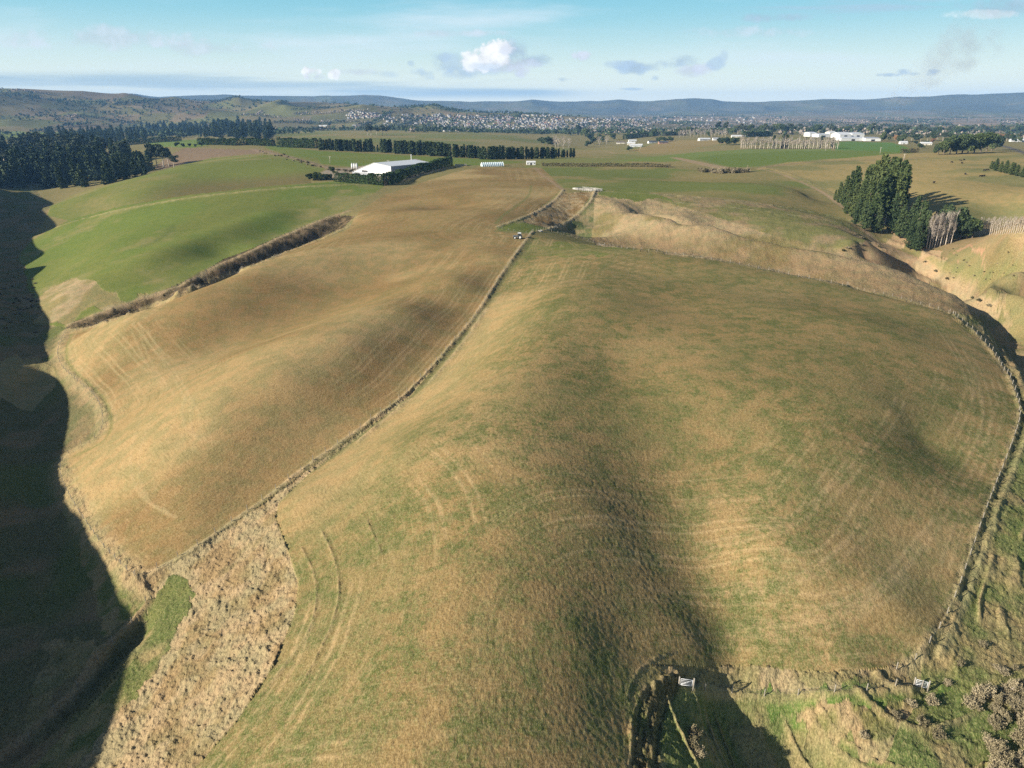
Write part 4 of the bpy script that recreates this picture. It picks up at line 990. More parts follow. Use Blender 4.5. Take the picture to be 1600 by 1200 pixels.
# ------------------------------------------------------------------ stockyard, little sheds by the ridge top
def build_yard():
    a, b = np.array(gp(899, 297)), np.array(gp(931, 299)); d = b - a; rz = math.atan2(d[1], d[0]); Lg = np.hypot(d[0], d[1])
    t = thing('stockyard', 'pale timber stockyard with rails and a loading ramp on the grass', 'stockyard', tuple(a), rz)
    def zz(x, y): return float(hz(a[0] + x * math.cos(rz) - y * math.sin(rz), a[1] + x * math.sin(rz) + y * math.cos(rz)) - a[2])
    pale = M['concrete']
    def run(x0, y0, x1, y1):
        m = MB()
        n = max(1, int(round(math.hypot(x1 - x0, y1 - y0) / 2.2)))
        for i in range(n + 1): 
            x, y = x0 + (x1 - x0) * i / n, y0 + (y1 - y0) * i / n; m.tube([(x, y, zz(x, y) - .4), (x, y, zz(x, y) + 1.75)], .1, 6)
        for h in (.4, .75, 1.1, 1.45, 1.7): m.tube([(x0 + (x1 - x0) * i / n, y0 + (y1 - y0) * i / n, zz(x0 + (x1 - x0) * i / n, y0 + (y1 - y0) * i / n) + h) for i in range(n + 1)], .075, 4)
        link('rail_panel', m.mesh('rail_panel', pale), t)
    for w in ((0, 0, Lg, 0), (0, 9, Lg, 9), (0, 0, 0, 9), (Lg, 0, Lg, 9), (Lg * .35, 0, Lg * .35, 9), (Lg * .65, 0, Lg * .65, 9), (Lg * .35, 3, Lg, 3)): run(*w)
    r = MB(); z0 = zz(-3, 4); r.add([(-4.5, 2.5, z0 - .3), (0, 2.5, z0 - .3), (0, 2.5, z0 + 1.3), (-4.5, 2.5, z0 + 1.1), (-4.5, 5, z0 - .3), (0, 5, z0 - .3), (0, 5, z0 + 1.3), (-4.5, 5, z0 + 1.1)], [(0, 1, 2, 3), (4, 7, 6, 5), (3, 2, 6, 7), (0, 3, 7, 4), (1, 5, 6, 2)])
    link('loading_ramp', r.mesh('loading_ramp', pale), t)
build_yard()

def gable(L, W_, H, rise, wall, roof, name, label, c, rz, group=None, door=None, windows=0, over=.25, cat='shed', wallm=True):
    """shed or house: length along x, ridge along x"""
    t = thing(name, label, cat, c, rz, group)
    w = MB(); prof = [(-W_ / 2, -1.5), (W_ / 2, -1.5), (W_ / 2, H), (0, H + rise), (-W_ / 2, H)]
    w.add([(-L / 2, y, z) for y, z in prof] + [(L / 2, y, z) for y, z in prof], [(0, 1, 2, 3, 4), (9, 8, 7, 6, 5)] + [(k, k + 5, (k + 1) % 5 + 5, (k + 1) % 5) for k in (0, 1, 4)])
    link('wall', w.mesh('wall', wall), t)
    r = MB(); e = over; sl = rise / (W_ / 2); x0, x1 = -L / 2 - e, L / 2 + e; ya = W_ / 2 + e; za = H - sl * e + .02; zr = H + rise + .02
    for s in (-1, 1):
        r.add([(x0, s * ya, za), (x1, s * ya, za), (x1, 0, zr), (x0, 0, zr), (x0, s * ya, za + .15), (x1, s * ya, za + .15), (x1, 0, zr + .15), (x0, 0, zr + .15)], [(0, 1, 2, 3), (4, 5, 6, 7), (0, 1, 5, 4), (0, 3, 7, 4), (1, 2, 6, 5)])
    link('roof', r.mesh('roof', roof), t)
    if door: link('door', MB().box(-door[0] / 2, door[0] / 2, -W_ / 2 - .06, -W_ / 2 + .02, 0, door[1]).mesh('door', M['dkgrey']), t)
    for i in range(windows):
        x = -L / 2 + L * (i + .5) / windows
        if door and abs(x) < door[0] / 2 + .6: continue
        f = link('window', MB().box(x - .7, x + .7, -W_ / 2 - .05, -W_ / 2 + .02, 1.0, 2.1).mesh('window', M['white']), t)
        link('pane', MB().box(x - .6, x + .6, -W_ / 2 - .07, -W_ / 2 - .052, 1.1, 2.0).mesh('pane', M['glass']), f)
    return t
gable(9.5, 5, 3.0, .9, M['white'], M['white'], 'farm_hut', 'small white hut at the head of the farm track', gp(829.5, 257.5), R(4), None, (2., 2.2), 4)

def build_tunnel():
    a, b = np.array(gp(752.5, 260)), np.array(gp(785.5, 259.5)); d = b - a; Lg = np.hypot(d[0], d[1]); rz = math.atan2(d[1], d[0])
    t = thing('tunnel_house', 'pale blue plastic tunnel house with white hoops on the ridge', 'greenhouse', tuple((a + b) / 2), rz)
    n = 12; R_ = 3.4; arc = [(R_ * math.cos(math.pi * i / n), R_ * 1.15 * math.sin(math.pi * i / n)) for i in range(n + 1)]
    m = MB(); vs = [(x, y, z) for x in (-Lg / 2, Lg / 2) for y, z in arc]
    m.add(vs, [(i, i + 1, i + n + 2, i + n + 1) for i in range(n)] + [tuple(range(n + 1)), tuple(range(n + 1, 2 * n + 2))[::-1]])
    link('cover', m.mesh('cover', M['film'], False), t)
    for k in range(12):
        x = -Lg / 2 + Lg * k / 11; link('hoop', MB().tube([(x, y * 1.03, z * 1.03) for y, z in arc], .22, 5).mesh('hoop', M['white']), t)
build_tunnel()
def build_timber():
    a = np.array(gp(720, 259.5)); t = thing('timber_stack', 'long low stack of grey timber past the hedge end', 'timber stack', tuple(a), R(8))
    for k in range(4): link('bundle', MB().box(-6 + 3.1 * k, -3.3 + 3.1 * k, -1, 1, 0, 1.3).box(-6 + 3.1 * k, -3.3 + 3.1 * k, -.9, .7, 1.36, 2.0).mesh('bundle', M['wood']), t)
build_timber()

# ------------------------------------------------------------------ the big white shed and its hedges
def build_shed():
    c = np.array(gp(611.5, 276.5)); g = np.array((-.80, .60)); s = np.array((.60, .80))       # along the front, along the side
    # width chosen so the far left corner shows where the photograph has it
    Wd, Ln, H = 52., 56., 9.5
    rz = math.atan2(-g[1], -g[0])
    t = thing('industrial_shed', 'big white steel shed with a low sloping front behind clipped hedges', 'shed', tuple(c), rz)
    # x runs back along the front from the near corner (negative), y runs away along the side
    pr = [(0, -2), (0, H), (-Wd * .44, H + 2.2), (-Wd * .97, 3.0), (-Wd, 3.0), (-Wd, -2)]
    w = MB(); n = len(pr)
    w.add([(x, 0, z) for x, z in pr] + [(x, Ln, z) for x, z in pr], [tuple(range(n)), tuple(range(n, 2 * n))[::-1], (0, n, n + 1, 1), (n - 1, n - 2, 2 * n - 2, 2 * n - 1), (0, n - 1, 2 * n - 1, n)])
    link('wall', w.mesh('wall', M['white']), t)
    r = MB()
    for (xa, za), (xb, zb) in ((pr[1], pr[2]), (pr[2], (-Wd * 1.01, 2.85))):
        xa = .4 if xa == 0 else xa
        r.add([(xa, -.5, za + .05), (xb, -.5, zb + .05), (xb, Ln + .5, zb + .05), (xa, Ln + .5, za + .05), (xa, -.5, za + .35), (xb, -.5, zb + .35), (xb, Ln + .5, zb + .35), (xa, Ln + .5, za + .35)], [(0, 1, 2, 3), (4, 5, 6, 7), (0, 1, 5, 4), (2, 3, 7, 6), (0, 3, 7, 4), (1, 2, 6, 5)])
    ro = link('roof', r.mesh('roof', M['roof']), t)
    link('side_shade', MB().box(.02, .14, 0, Ln, .2, H - .1).mesh('side_shade', M['grey']), t)  # grey sheet paints shade over the white side wall
    link('roller_door', MB().box(-9, -1.5, -.12, -.02, 5.6, 8.6).mesh('roller_door', M['white']), t)
    link('roller_door', MB().box(-24, -14, -.12, -.02, 0, 5.0).mesh('roller_door', M['white']), t)
    link('doorway', MB().box(-41, -32.5, -.15, -.03, 1.8, 4.3).mesh('doorway', M['dkgrey']), t)
    o = link('annexe', MB().box(-47, -24.5, -7, -.2, -1, 2.6).mesh('annexe', M['grey']), t); link('annexe_roof', MB().box(-47.4, -24.1, -7.4, -.2, 2.62, 2.85).mesh('annexe_roof', M['roof']), o)
    m = MB().tube([(-22, Ln * .9, H), (-22, Ln * .9, H + 8)], .35, 8); link('flue', m.mesh('flue', M['white']), t)
    for k, px in enumerate((550.5, 554., 557.5)):
        p = gp(px, 263.5); v = thing('silo', 'slim white silo, one of three in a row beyond the shed', 'silo', p, 0, 'white silos by the shed')
        link('tank', MB().tube([(0, 0, -.5), (0, 0, 4.6)], 1.0, 14).mesh('tank', M['white'], True), v); link('cone_top', MB().tube([(0, 0, 4.6), (0, 0, 5.8)], [1.0, .12], 14).mesh('cone_top', M['roof'], True), v)
build_shed()

def hedge(L, w, h, label, group='clipped hedges', mt='hedge', size=.7, dens_=5., name='hedge', ends=True):
    L = np.asarray(L)[:, :2]; rs = np.random.default_rng(int(abs(L[0][0]) * 7) + 3)
    s = np.concatenate([[0], np.cumsum(np.hypot(*np.diff(L, axis=0).T))]); n = int(dens_ * s[-1] * (w + 2 * h))
    q = rs.uniform(0, s[-1], n); x = np.interp(q, s, L[:, 0]); y = np.interp(q, s, L[:, 1])
    k = np.clip(np.searchsorted(s, q) - 1, 0, len(L) - 2); d = L[k + 1] - L[k]; d /= np.linalg.norm(d, axis=1)[:, None]
    u = rs.uniform(0, 2 * h + w, n); hh = h * (.86 + .28 * vnoise(q / 4., q * 0 + 3., 9)) ; ww = w * (.85 + .3 * vnoise(q / 3., q * 0 + 8., 10))
    off = np.where(u < h, -ww / 2, np.where(u < 2 * h, ww / 2, (u - 2 * h) / w * ww - ww / 2)); zz = np.where(u < h, u / h, np.where(u < 2 * h, (u - h) / h, 1.)) * hh
    off = off * (1 - .25 * (zz / h) ** 3) + rs.normal(0, .22, n); zz = zz + rs.normal(0, .25, n)
    X, Y_ = x - d[:, 1] * off, y + d[:, 0] * off; x0, y0 = L[0]; z0 = float(hz(x0, y0))
    c = np.stack([X - x0, Y_ - y0, hz(X, Y_) - z0 + np.maximum(zz, .1)], 1)
    t = thing(name, label, 'hedge', (x0, y0, z0), 0, 'field hedges' if mt == 'gorse' else group)
    link('foliage', mesh_np('foliage', *quads(c, size, rs), M[mt]), t)
    b = MB()
    for v in np.arange(1.0, s[-1], 2.5):
        px, py = np.interp(v, s, L[:, 0]), np.interp(v, s, L[:, 1]); zb = float(hz(px, py)) - z0
        b.tube([(px - x0, py - y0, zb - .3), (px - x0 + rs.normal(0, .2), py - y0, zb + h * .85)], [.16, .05], 5)
    link('stems', b.mesh('stems', M['bark']), t)
gl = lambda *p: gline(list(p), smooth=False)
hedge(gl((603,290),(625,281),(655,272),(680,265),(704,259)), 6, 8.5, 'tall dark hedge running away beside the shaded long wall of the white shed', dens_=6.)
hedge(gl((525,283),(555,286),(580,288),(602,290)), 5, 7.5, 'tall hedge across the low front of the white shed', dens_=6.)
hedge(gl((436,229.5),(470,231),(495,232)), 9, 13, 'long trimmed hedge at the left end of the conifer row', size=1.3, dens_=2.)
hedge(gl((312,226),(350,226.5),(374,227.5)), 9, 10, 'trimmed hedge between two green paddocks left of the road', size=1.4, dens_=1.6)
hedge(gl((381,226),(410,227.5),(428,228.5)), 9, 10, 'shorter trimmed hedge behind the road, next to the long one', size=1.4, dens_=1.6)
hedge(gl((975,217.5),(1000,214.5),(1030,212.5)), 9, 12, 'dark hedge on the slope above the farmhouses', size=1.6, dens_=1.2)
hedge(gl((1036,212.5),(1060,211.5),(1072,211)), 9, 11, 'second dark hedge above the farmhouses, further right', size=1.6, dens_=1.2)
hedge(gl((1162,214.5),(1180,214),(1205,213)), 9, 13, 'dark hedge beside the long white roof', size=1.6, dens_=1.2)
hedge(gl((846,259.5),(900,260),(960,260),(1010,260.5),(1048,261.5)), 3, 3, 'low brown field hedge along the far edge of the olive field', mt='gorse', size=.8, dens_=3.)
hedge(gl((1408,239.5),(1420,239),(1434,238.5)), 4, 5, 'short dark hedge by the farm lane on the right hill', mt='gorse', size=.9, dens_=3.)

# bushes beside the shed
for px, py, top, w in ((484,281,268,1.),(492,282,267,1.1),(500,282,268,1.),(508,282,269,1.),(515,281,270,.9)):
    tree('round', 'shrub', 'dense green shrub in the row at the left of the shed yard', px, py, top, w * 1.1, 'shrubs left of the shed yard', cat='shrub')
tree('round', 'round_tree', 'single round dark tree at the corner of the shed yard', 520, 271.5, 258.5, 1.0)
# ------------------------------------------------------------------ trees
G = 'tall conifers above the bare bank'
def many(kind, name, label, group, spots, parts=True, cat='tree', nvar=4):
    for s in spots: tree(kind, name, label, s[0], s[1], s[2], s[3] if len(s) > 3 else 1., group, parts, cat, nvar)
many('cypress', 'conifer_tree', 'tall dark conifer in the dense stand above the bare bank', G,
     [(1304,313,296,1.1),(1310,317,284,1.),(1318,322,274,1.),(1326,318,266,1.),(1334,322,258,1.),(1344,326,257,1.),(1352,322,256,1.),(1360,330,250,1.),(1368,326,242,1.),(1374,330,239,1.),(1382,332,243,1.),(1390,334,246,1.),(1398,336,249,1.),(1404,338,256,1.),
      (1322,334,292,1.),(1332,340,286,1.),(1342,346,280,1.),(1352,350,282,1.1),(1362,354,276,1.1),(1372,352,270,1.),(1384,350,272,1.),(1394,350,268,1.),(1402,350,276,1.)])
many('pine', 'pine_tree', 'broad pine at the lower end of the stand above the bare bank', 'pines above the bare bank',
     [(1336,352,310,1.),(1350,360,312,1.1),(1368,364,318,1.2),(1394,364,302,1.1),(1406,372,318,1.1),(1418,376,305,1.1),(1428,382,312,1.),(1436,385,314,.9),(1441,388,328,.8),(1422,390,338,1.1),(1432,393,346,1.)])
many('poplar', 'bare_poplar', 'leafless pale poplar in the slanting row beside the pines', 'bare poplars beside the pines', [(1447 + 4.3 * i, 390 - 1.2 * i + (i % 2), 334 - .8 * i, .8) for i in range(10)])
many('poplar', 'bare_poplar', 'leafless pale poplar at the foot of the tall conifers', 'bare poplars under the conifers', [(1376, 364, 336, .8), (1380, 363, 334, .8), (1385, 362, 338, .8), (1406, 318, 272, .7), (1409, 316, 268, .7), (1413, 318, 274, .7)])
many('round', 'dark_tree', 'rounded dark tree between the bare poplars and the row on the right', 'rounded trees right of the pines', [(1476, 372, 314, .8), (1487, 372, 316, .9), (1500, 374, 332, 1.), (1510, 373, 336, 1.), (1519, 372, 340, 1.)])
many('poplar', 'bare_poplar', 'leafless pale poplar in the long row at the right hillside', 'bare poplars at the right hillside', [(1529 + 3.4 * i, 367.5 - .22 * i + .6 * (i % 3), 337 - .1 * i + (i * 7 % 5), .8) for i in range(22)])
many('bare', 'scrub_bush', 'grey leafless bush at the foot of the pines', 'grey bushes at the foot of the pines', [(1408, 368, 354, 1.2), (1418, 374, 360, 1.2)], cat='bush')
many('round', 'macrocarpa_tree', 'wide dark tree in the clump on the far right hilltop', 'dark trees on the right hilltop', [(1466,242,223,1.1),(1474,242,215,1.),(1484,241,212,1.),(1494,241,206,1.),(1503,240,203,1.),(1512,240,206,1.),(1522,239,203,1.),(1532,238,202,1.),(1541,237,200,1.),(1549,236,203,1.),(1556,234,209,.9)])
many('cypress', 'hill_shrub', 'bright green shrub in the row at the right edge of the hill', 'shrubs at the right edge of the hill', [(1548,264,251,1.5),(1555,267,247,1.5),(1563,269,252,1.6),(1571,271,250,1.6),(1579,273,253,1.6),(1588,275,257,1.7),(1597,277,260,1.7),(1606,278,262,1.7),(1552,264,252,1.6),(1582,272,254,1.6)], cat='shrub')

# conifer row behind the shed
spans = [(502,521,215,234.5),(526,552,216,236),(556,582,216,237),(586,590,226,237.5),(597,610,217,238.5),(618,640,218,240.5),(643,667,218,242.5),(673,691,221,244),(695,703,223,245),(711,730,224,246),(733,747,226,247),(750,786,227,249),(792,830,228.5,248.5),(832,866,229,247.5),(868,896,231,246)]
for a, b, t0, y0 in spans:
    n = max(1, int((b - a) / 4.2))
    for i in range(n + 1):
        px = a + (b - a) * i / max(1, n) + RS.uniform(-1.2, 1.2)
        tree('column', 'conifer_tree', 'narrow dark conifer in the long shelter row behind the white shed', px, y0 + RS.uniform(-.2, .2), t0 + abs(RS.normal(0, 2.2)), RS.uniform(.85, 1.5), 'conifers in the long shelter row', False)

# pine forest on the left
def fill(kind, name, label, group, poly, n, hpx, hvar, wid=1., parts=False, seed=3):
    rs = np.random.default_rng(seed); P_ = np.array(poly, float); k = 0; tries = 0; pts = []
    while k < n and tries < n * 40:
        tries += 1
        x = rs.uniform(P_[:, 0].min(), P_[:, 0].max()); y = rs.uniform(P_[:, 1].min(), P_[:, 1].max())
        ins = False; j = len(P_) - 1
        for i in range(len(P_)):
            if (P_[i, 1] > y) != (P_[j, 1] > y) and x < (P_[j, 0] - P_[i, 0]) * (y - P_[i, 1]) / (P_[j, 1] - P_[i, 1]) + P_[i, 0]: ins = not ins
            j = i
        if not ins: continue
        if any(abs(x - a) < 3.2 and abs(y - b) < .9 for a, b in pts): continue
        pts.append((x, y)); k += 1
        c = gp(x, y)
        if c is None: continue
        tree(kind, name, label, x, y, y - hpx(x, y) * rs.uniform(1 - hvar, 1 + hvar), wid * rs.uniform(.85, 1.2), group, parts)
# front rank: dense dark wall of trees
fill('forest', 'forest_pine', 'dark pine in the front of the forest on the left', 'front pines of the left forest', [(-40,292),(60,296),(120,294),(185,286),(246,270),(236,262),(190,266),(100,270),(-40,268)], 110, lambda x, y: 42 - 12 * max(0, x - 120) / 120., .12, 1.25, seed=5)
fill('forest', 'forest_pine', 'dark pine deeper inside the forest on the left', 'inner pines of the left forest', [(-40,268),(100,270),(180,266),(215,250),(150,240),(60,238),(-40,240)], 100, lambda x, y: 30., .25, 1.3, seed=6)
fill('gum', 'gum_tree', 'tall open-crowned tree standing up out of the left forest', 'open-crowned trees in the left forest', [(-20,262),(100,262),(200,258),(200,246),(40,244),(-20,246)], 28, lambda x, y: 36., .2, 1.1, seed=7)
many('gum', 'gum_tree', 'spreading tree at the right end of the left forest', 'spreading trees at the forest end', [(246,262,222,1.),(256,262,224,1.1),(264,260,228,1.),(238,264,228,1.),(272,262,240,1.2)])
fill('forest', 'plantation_pine', 'even dark pine in the plantation beyond the left forest', 'pines in the plantation', [(70,232),(130,226),(225,222),(235,212),(160,208),(70,214)], 120, lambda x, y: 15., .15, 1.35, seed=8)
fill('forest', 'plantation_pine', 'dark pine in the far plantation behind the hedged paddocks', 'pines in the far plantation', [(215,212),(300,214),(425,219),(430,204),(330,201),(220,203)], 150, lambda x, y: 13. + 6 * (x > 330), .2, 1.4, seed=9)
hedge(gl((178,229),(240,223),(284,220.5)), 9, 10, 'dark hedge along the near side of the plantation', size=1.4, dens_=1.6)
many('round', 'garden_tree', 'low rounded tree by the paddock fence beyond the forest', 'garden trees beyond the forest', [(277,230,221,1.),(286,230,222,1.),(296,230,223,1.),(306,230,224,1.),(314,229,222,1.)], False)
# lone trees and gully trees in the middle distance
many('gum', 'gum_tree', 'tall greyish tree on the low ridge before the town', 'greyish trees on the ridge', [(574,212,195,1.),(580,212,193,1.2),(589,211,196,1.),(598,212,194,1.2),(605,212,196,1.1)], False)
many('round', 'ridge_tree', 'small dark tree by the white tank on the skyline ridge', 'small dark ridge trees', [(515,197,190,1.),(536,198,195,1.5)], False)
many('forest', 'conifer_tree', 'dark conifer in the row at the near edge of the town', 'conifers before the town', [(614 + 5.2 * i, 203.5 + .1 * i, 194 + (i * 5 % 7) * .6, 1.3) for i in range(26)], False)
many('forest', 'conifer_tree', 'dark conifer in the row before the town, further right', 'conifers before the right half of the town', [(776 + 4.6 * i, 207 + .1 * i, 197.5 + (i * 5 % 4) * .7, 1.3) for i in range(15)], False)
many('round', 'gully_tree', 'dark tree in the wooded gully below the town', 'dark trees in the wooded gully', [(846,226,211,1.),(855,228,209,1.),(864,228,212,1.),(914,216,198,.8),(921,222,206,.9),(928,226,212,1.),(918,230,217,1.),(940,222,207,1.),(958,219,206,1.1),(904,208,193,.7)], False)
many('bare', 'bare_tree', 'pale leafless tree in the wooded gully below the town', 'pale leafless trees in the wooded gully', [(872,232,214,.9),(880,233,213,.9),(888,232,216,.9),(868,230,212,.9),(936,228,214,.9),(948,226,213,.9),(892,205,193,.8),(898,205,192,.8)], False)
many('round', 'farm_tree', 'dark tree near the farmhouses on the middle slope', 'dark trees near the farmhouses', [(983,236,226,1.2),(1020,215,199,.9),(1029,222,212,1.2),(1038,222,213,1.4),(1048,221,212,1.4),(1060,212,199,1.),(1069,211,197,1.1),(1078,210,196,1.1),(1087,209,197,1.1),(1096,210,200,1.1),(1108,214,204,1.2),(1126,226,212,1.1),(1134,227,211,1.2),(1142,226,212,1.2),(1150,226,213,1.1)], False)
many('bare', 'bare_tree', 'leafless pinkish tree behind the farmhouses', 'leafless trees behind the farmhouses', [(1062 + 5.5 * i, 215 - (i % 3), 203 - (i % 2), .8) for i in range(14)], False)
many('poplar', 'bare_poplar', 'leafless poplar in the long row behind the bright green field', 'bare poplars behind the bright green field', [(1158 + 3.2 * i, 232.5 + .3 * (i % 2), 212.5 + (i * 5 % 7) * .9 - 3 * (i % 11 == 0), 1.6) for i in range(48)], False)
many('column', 'poplar_evergreen', 'dark evergreen standing among the leafless poplars', 'evergreens among the poplars', [(1208,231,211,.8),(1222,232,209,.9),(1228,232,210,.9),(1257,232,214,.8),(1282,231,212,.8),(1300,231,214,.8)], False)
rs_ = np.random.default_rng(21)
for i in range(75):
    px = 1112 + 6.6 * i + rs_.uniform(-2, 2); kind = 'gum' if rs_.random() < .55 else 'round'
    yb = 209 + (3 if px > 1380 else 0) + rs_.uniform(-1.5, 1.5)
    tree(kind, 'belt_tree', 'dark tree in the wooded belt behind the white factory', px, yb, yb - rs_.uniform(11, 19), rs_.uniform(.9, 1.2), 'trees of the wooded belt', False)
for i in range(26):
    px = 1382 + 8.4 * i + rs_.uniform(-3, 3); yb = 220 + rs_.uniform(-2, 2.5)
    tree('gum' if i % 3 else 'round', 'belt_tree', 'dark tree in the nearer wood right of the white factory', px, yb, yb - rs_.uniform(11, 17), rs_.uniform(.9, 1.2), 'trees of the nearer right-hand wood', False)
many('russet', 'autumn_tree', 'rounded tree in orange autumn leaf right of the green field', 'orange autumn trees', [(1400,222,209,.9),(1408,222,208,.9),(1456,224,214,1.),(1560,219,207,1.),(1568,219,206,1.2),(1577,219,208,1.),(1170,214,203,.7),(1178,214,204,.7)], False)
many('round', 'small_tree', 'small dark tree by the lane below the wood', 'small dark trees by the lane', [(1439,232,222,1.2),(1430,226,219,1.2),(1447,226,219,1.2),(1585,222,214,1.2),(1594,222,213,1.2)], False)

# scrub: bottom right corner, gullies, road bank
def bush_mesh(k):
    rs = np.random.default_rng(300 + k); b = MB(); cs = []
    for i in range(26):
        a = rs.uniform(0, 6.28); e = rs.uniform(.3, 1.4); L = rs.uniform(.6, 1.1); q = np.array([math.cos(a) * math.cos(e), math.sin(a) * math.cos(e), math.sin(e)]) * L
        b.tube([(0, 0, -.1), tuple(q * .5 + rs.normal(0, .05, 3)), tuple(q)], [.035, .02, .008], 3, 1)
        cs.append(q * rs.uniform(.6, 1.05, (60, 1)) + rs.normal(0, .10, (60, 3)))
    v, q = quads(np.concatenate(cs), .10, rs, .8); o = len(b.v)
    b.v += [tuple(p) for p in v]; b.f += [tuple(f) for f in (q + o).tolist()]; b.m += [0] * len(q)
    return b.mesh('scrub_bush', [M['scrub'], M['pale']])
BUSH = [bush_mesh(k) for k in range(3)]
BUSHG = []
for me in BUSH:
    m2 = me.copy(); m2.materials[0] = M['gorse']; BUSHG.append(m2)
def bush(px, py, r, h, label, group, green=False, name='scrub_bush'):
    c = gp(px, py)
    if c is None: return
    tag(link(name, (BUSHG if green else BUSH)[int(RS.integers(3))], None, (c[0], c[1], c[2] - .05), RS.uniform(0, 6.28), (r, r, h)), label, 'bush', group)
rs_ = np.random.default_rng(5)
for i in range(46):
    px = 1610 - abs(rs_.normal(0, 48)); py = rs_.uniform(1045, 1215)
    if px < 1470 + (1200 - py) * .35: continue
    bush(px, py, rs_.uniform(.7, 1.9), rs_.uniform(.8, 2.3), 'pale leafless bush on the steep bank in the lower right corner', 'pale bushes in the lower right corner')
for px, py, r in ((1085,1150,1.4),(1082,1165,1.2),(1090,1180,1.3),(1422,1102,1.),(1455,1098,1.2),(1350,1150,.9),(1400,1120,.9),(1480,1070,.8),(1500,1040,.9),(1535,1010,.9),(1440,1130,1.2),(1465,1150,1.3)):
    bush(px, py, r, r * 1.1, 'small pale bush on the rough ground below the gates', 'small bushes below the gates')
for i in range(26):
    t = rs_.random(); px = 545 - 430 * t + rs_.normal(0, 3); py = np.interp(px, [108,150,230,330,400,440,500,545], [514,502,475,438,408,394,368,346]) + rs_.normal(0, 3)
    bush(px, py, rs_.uniform(.6, 1.2), rs_.uniform(.4, .8), 'low brown bush in the gully between green and tan hills', 'low bushes in the brown gully', i % 3 == 0)
for i in range(40):
    px = rs_.uniform(400, 555); py = np.interp(px, [400,440,480,510,555], [236,245,255,264,268]) + rs_.normal(0, 1.6)
    bush(px, py, rs_.uniform(1.2, 2.6), rs_.uniform(1., 2.4), 'scrubby bush on the bank of the farm road', 'scrubby bushes along the farm road', i % 2 == 0)
for i in range(30):
    px = rs_.uniform(0, 62); py = rs_.uniform(430, 520)
    bush(px, py, rs_.uniform(.8, 1.6), rs_.uniform(.6, 1.3), 'brown bush in the valley bottom at the left edge', 'brown bushes in the left valley', i % 2 == 0)
for px, py in ((1345,372),(1352,374),(1330,366),(1340,367),(1374,386),(1445,410),(1462,424),(1480,436),(1530,470),(1545,478),(1520,466),(1335,385),(1325,388),(1345,382),(1318,392)):
    bush(px, py, 1.6, 1.1, 'brown bush beside the eroded bank', 'brown bushes beside the eroded bank', px % 2 == 0)
for i in range(22):
    bush(rs_.uniform(1480, 1600), rs_.uniform(385, 440), rs_.uniform(.5, 1.1), rs_.uniform(.4, .8), 'small dark bush dotted over the right hillside', 'small bushes dotted over the right hillside', i % 3 > 0)
for i in range(34):
    px = 1092 + 2.3 * i; bush(px, 271 - abs(px - 1132) * .07 + RS.uniform(-1, 1), RS.uniform(2.2, 3.4), RS.uniform(2.6, 5.2), 'upright leafless shrub in the brown thicket by the green field', 'shrubs of the brown thicket', i % 4 == 0)

# ------------------------------------------------------------------ cattle
def cow_mesh(graze):
    me = bpy.data.meshes.new('cattle_body'); hd = (1.55, 0, .35) if graze else (1.6, 0, 1.45)
    v = [(-.85,0,1.05),(-.3,0,1.02),(.3,0,1.0),(.75,0,1.08),(1.1,0,1.0 if graze else 1.3), hd, (hd[0] + .28, 0, hd[2] - .18),
         (.72,.22,.6),(.72,.2,.02),(.72,-.22,.6),(.74,-.2,.02),(-.88,.22,.62),(-.95,.2,.35),(-.86,.2,.02),(-.88,-.22,.62),(-.95,-.2,.35),(-.86,-.2,.02),(-1.1,0,1.0),(-1.16,0,.5),
         (hd[0] - .05,.2,hd[2]+.08),(hd[0] - .05,-.2,hd[2]+.08)]
    e = [(0,1),(1,2),(2,3),(3,4),(4,5),(5,6),(3,7),(7,8),(3,9),(9,10),(0,11),(11,12),(12,13),(0,14),(14,15),(15,16),(0,17),(17,18),(5,19),(5,20)]
    rad = [.36,.42,.40,.36,.22,.16,.10,.15,.07,.15,.07,.18,.09,.07,.18,.09,.07,.06,.04,.05,.05]
    me.from_pydata(v, e, []); o = bpy.data.objects.new('tmp', me); COL.objects.link(o)
    sk = o.modifiers.new('s', 'SKIN'); o.modifiers.new('d', 'SUBSURF').levels = 1
    for i, r_ in enumerate(rad): me.skin_vertices[0].data[i].radius = (r_, r_)
    me.skin_vertices[0].data[1].use_root = True; me.skin_vertices[0].data[0].use_root = False
    dg = bpy.context.evaluated_depsgraph_get(); m2 = bpy.data.meshes.new_from_object(o.evaluated_get(dg)); m2.name = 'cattle'
    bpy.data.objects.remove(o); m2.materials.clear(); m2.materials.append(M['hide']); return m2
COW = [cow_mesh(True), cow_mesh(False)]
for i, (px, py, rz, lb) in enumerate(((1487,254.5,10,'black cow grazing alone on the crest of the right hill'),(1501,252,150,'black cow in the huddle of three near the hilltop'),(1506,250.5,20,'black cow in the huddle of three near the hilltop'),(1503,256,200,'black cow in the huddle of three near the hilltop'),
      (1508,273,80,'black cow alone in the middle of the right hillside'),(1532,276.5,5,'black cow in the pair lower down the right hillside'),(1537,276,190,'black cow in the pair lower down the right hillside'),(1538,267.5,0,'black cow beside the green shrubs at the right edge'),(1543,266.5,170,'black cow beside the green shrubs at the right edge'),(1459,286.5,30,'black cow just past the tips of the long tree shadow'))):
    tag(link('cow', COW[i % 2], None, gp(px, py), R(rz), 1.15), lb, 'cow', 'black cattle on the right hill')

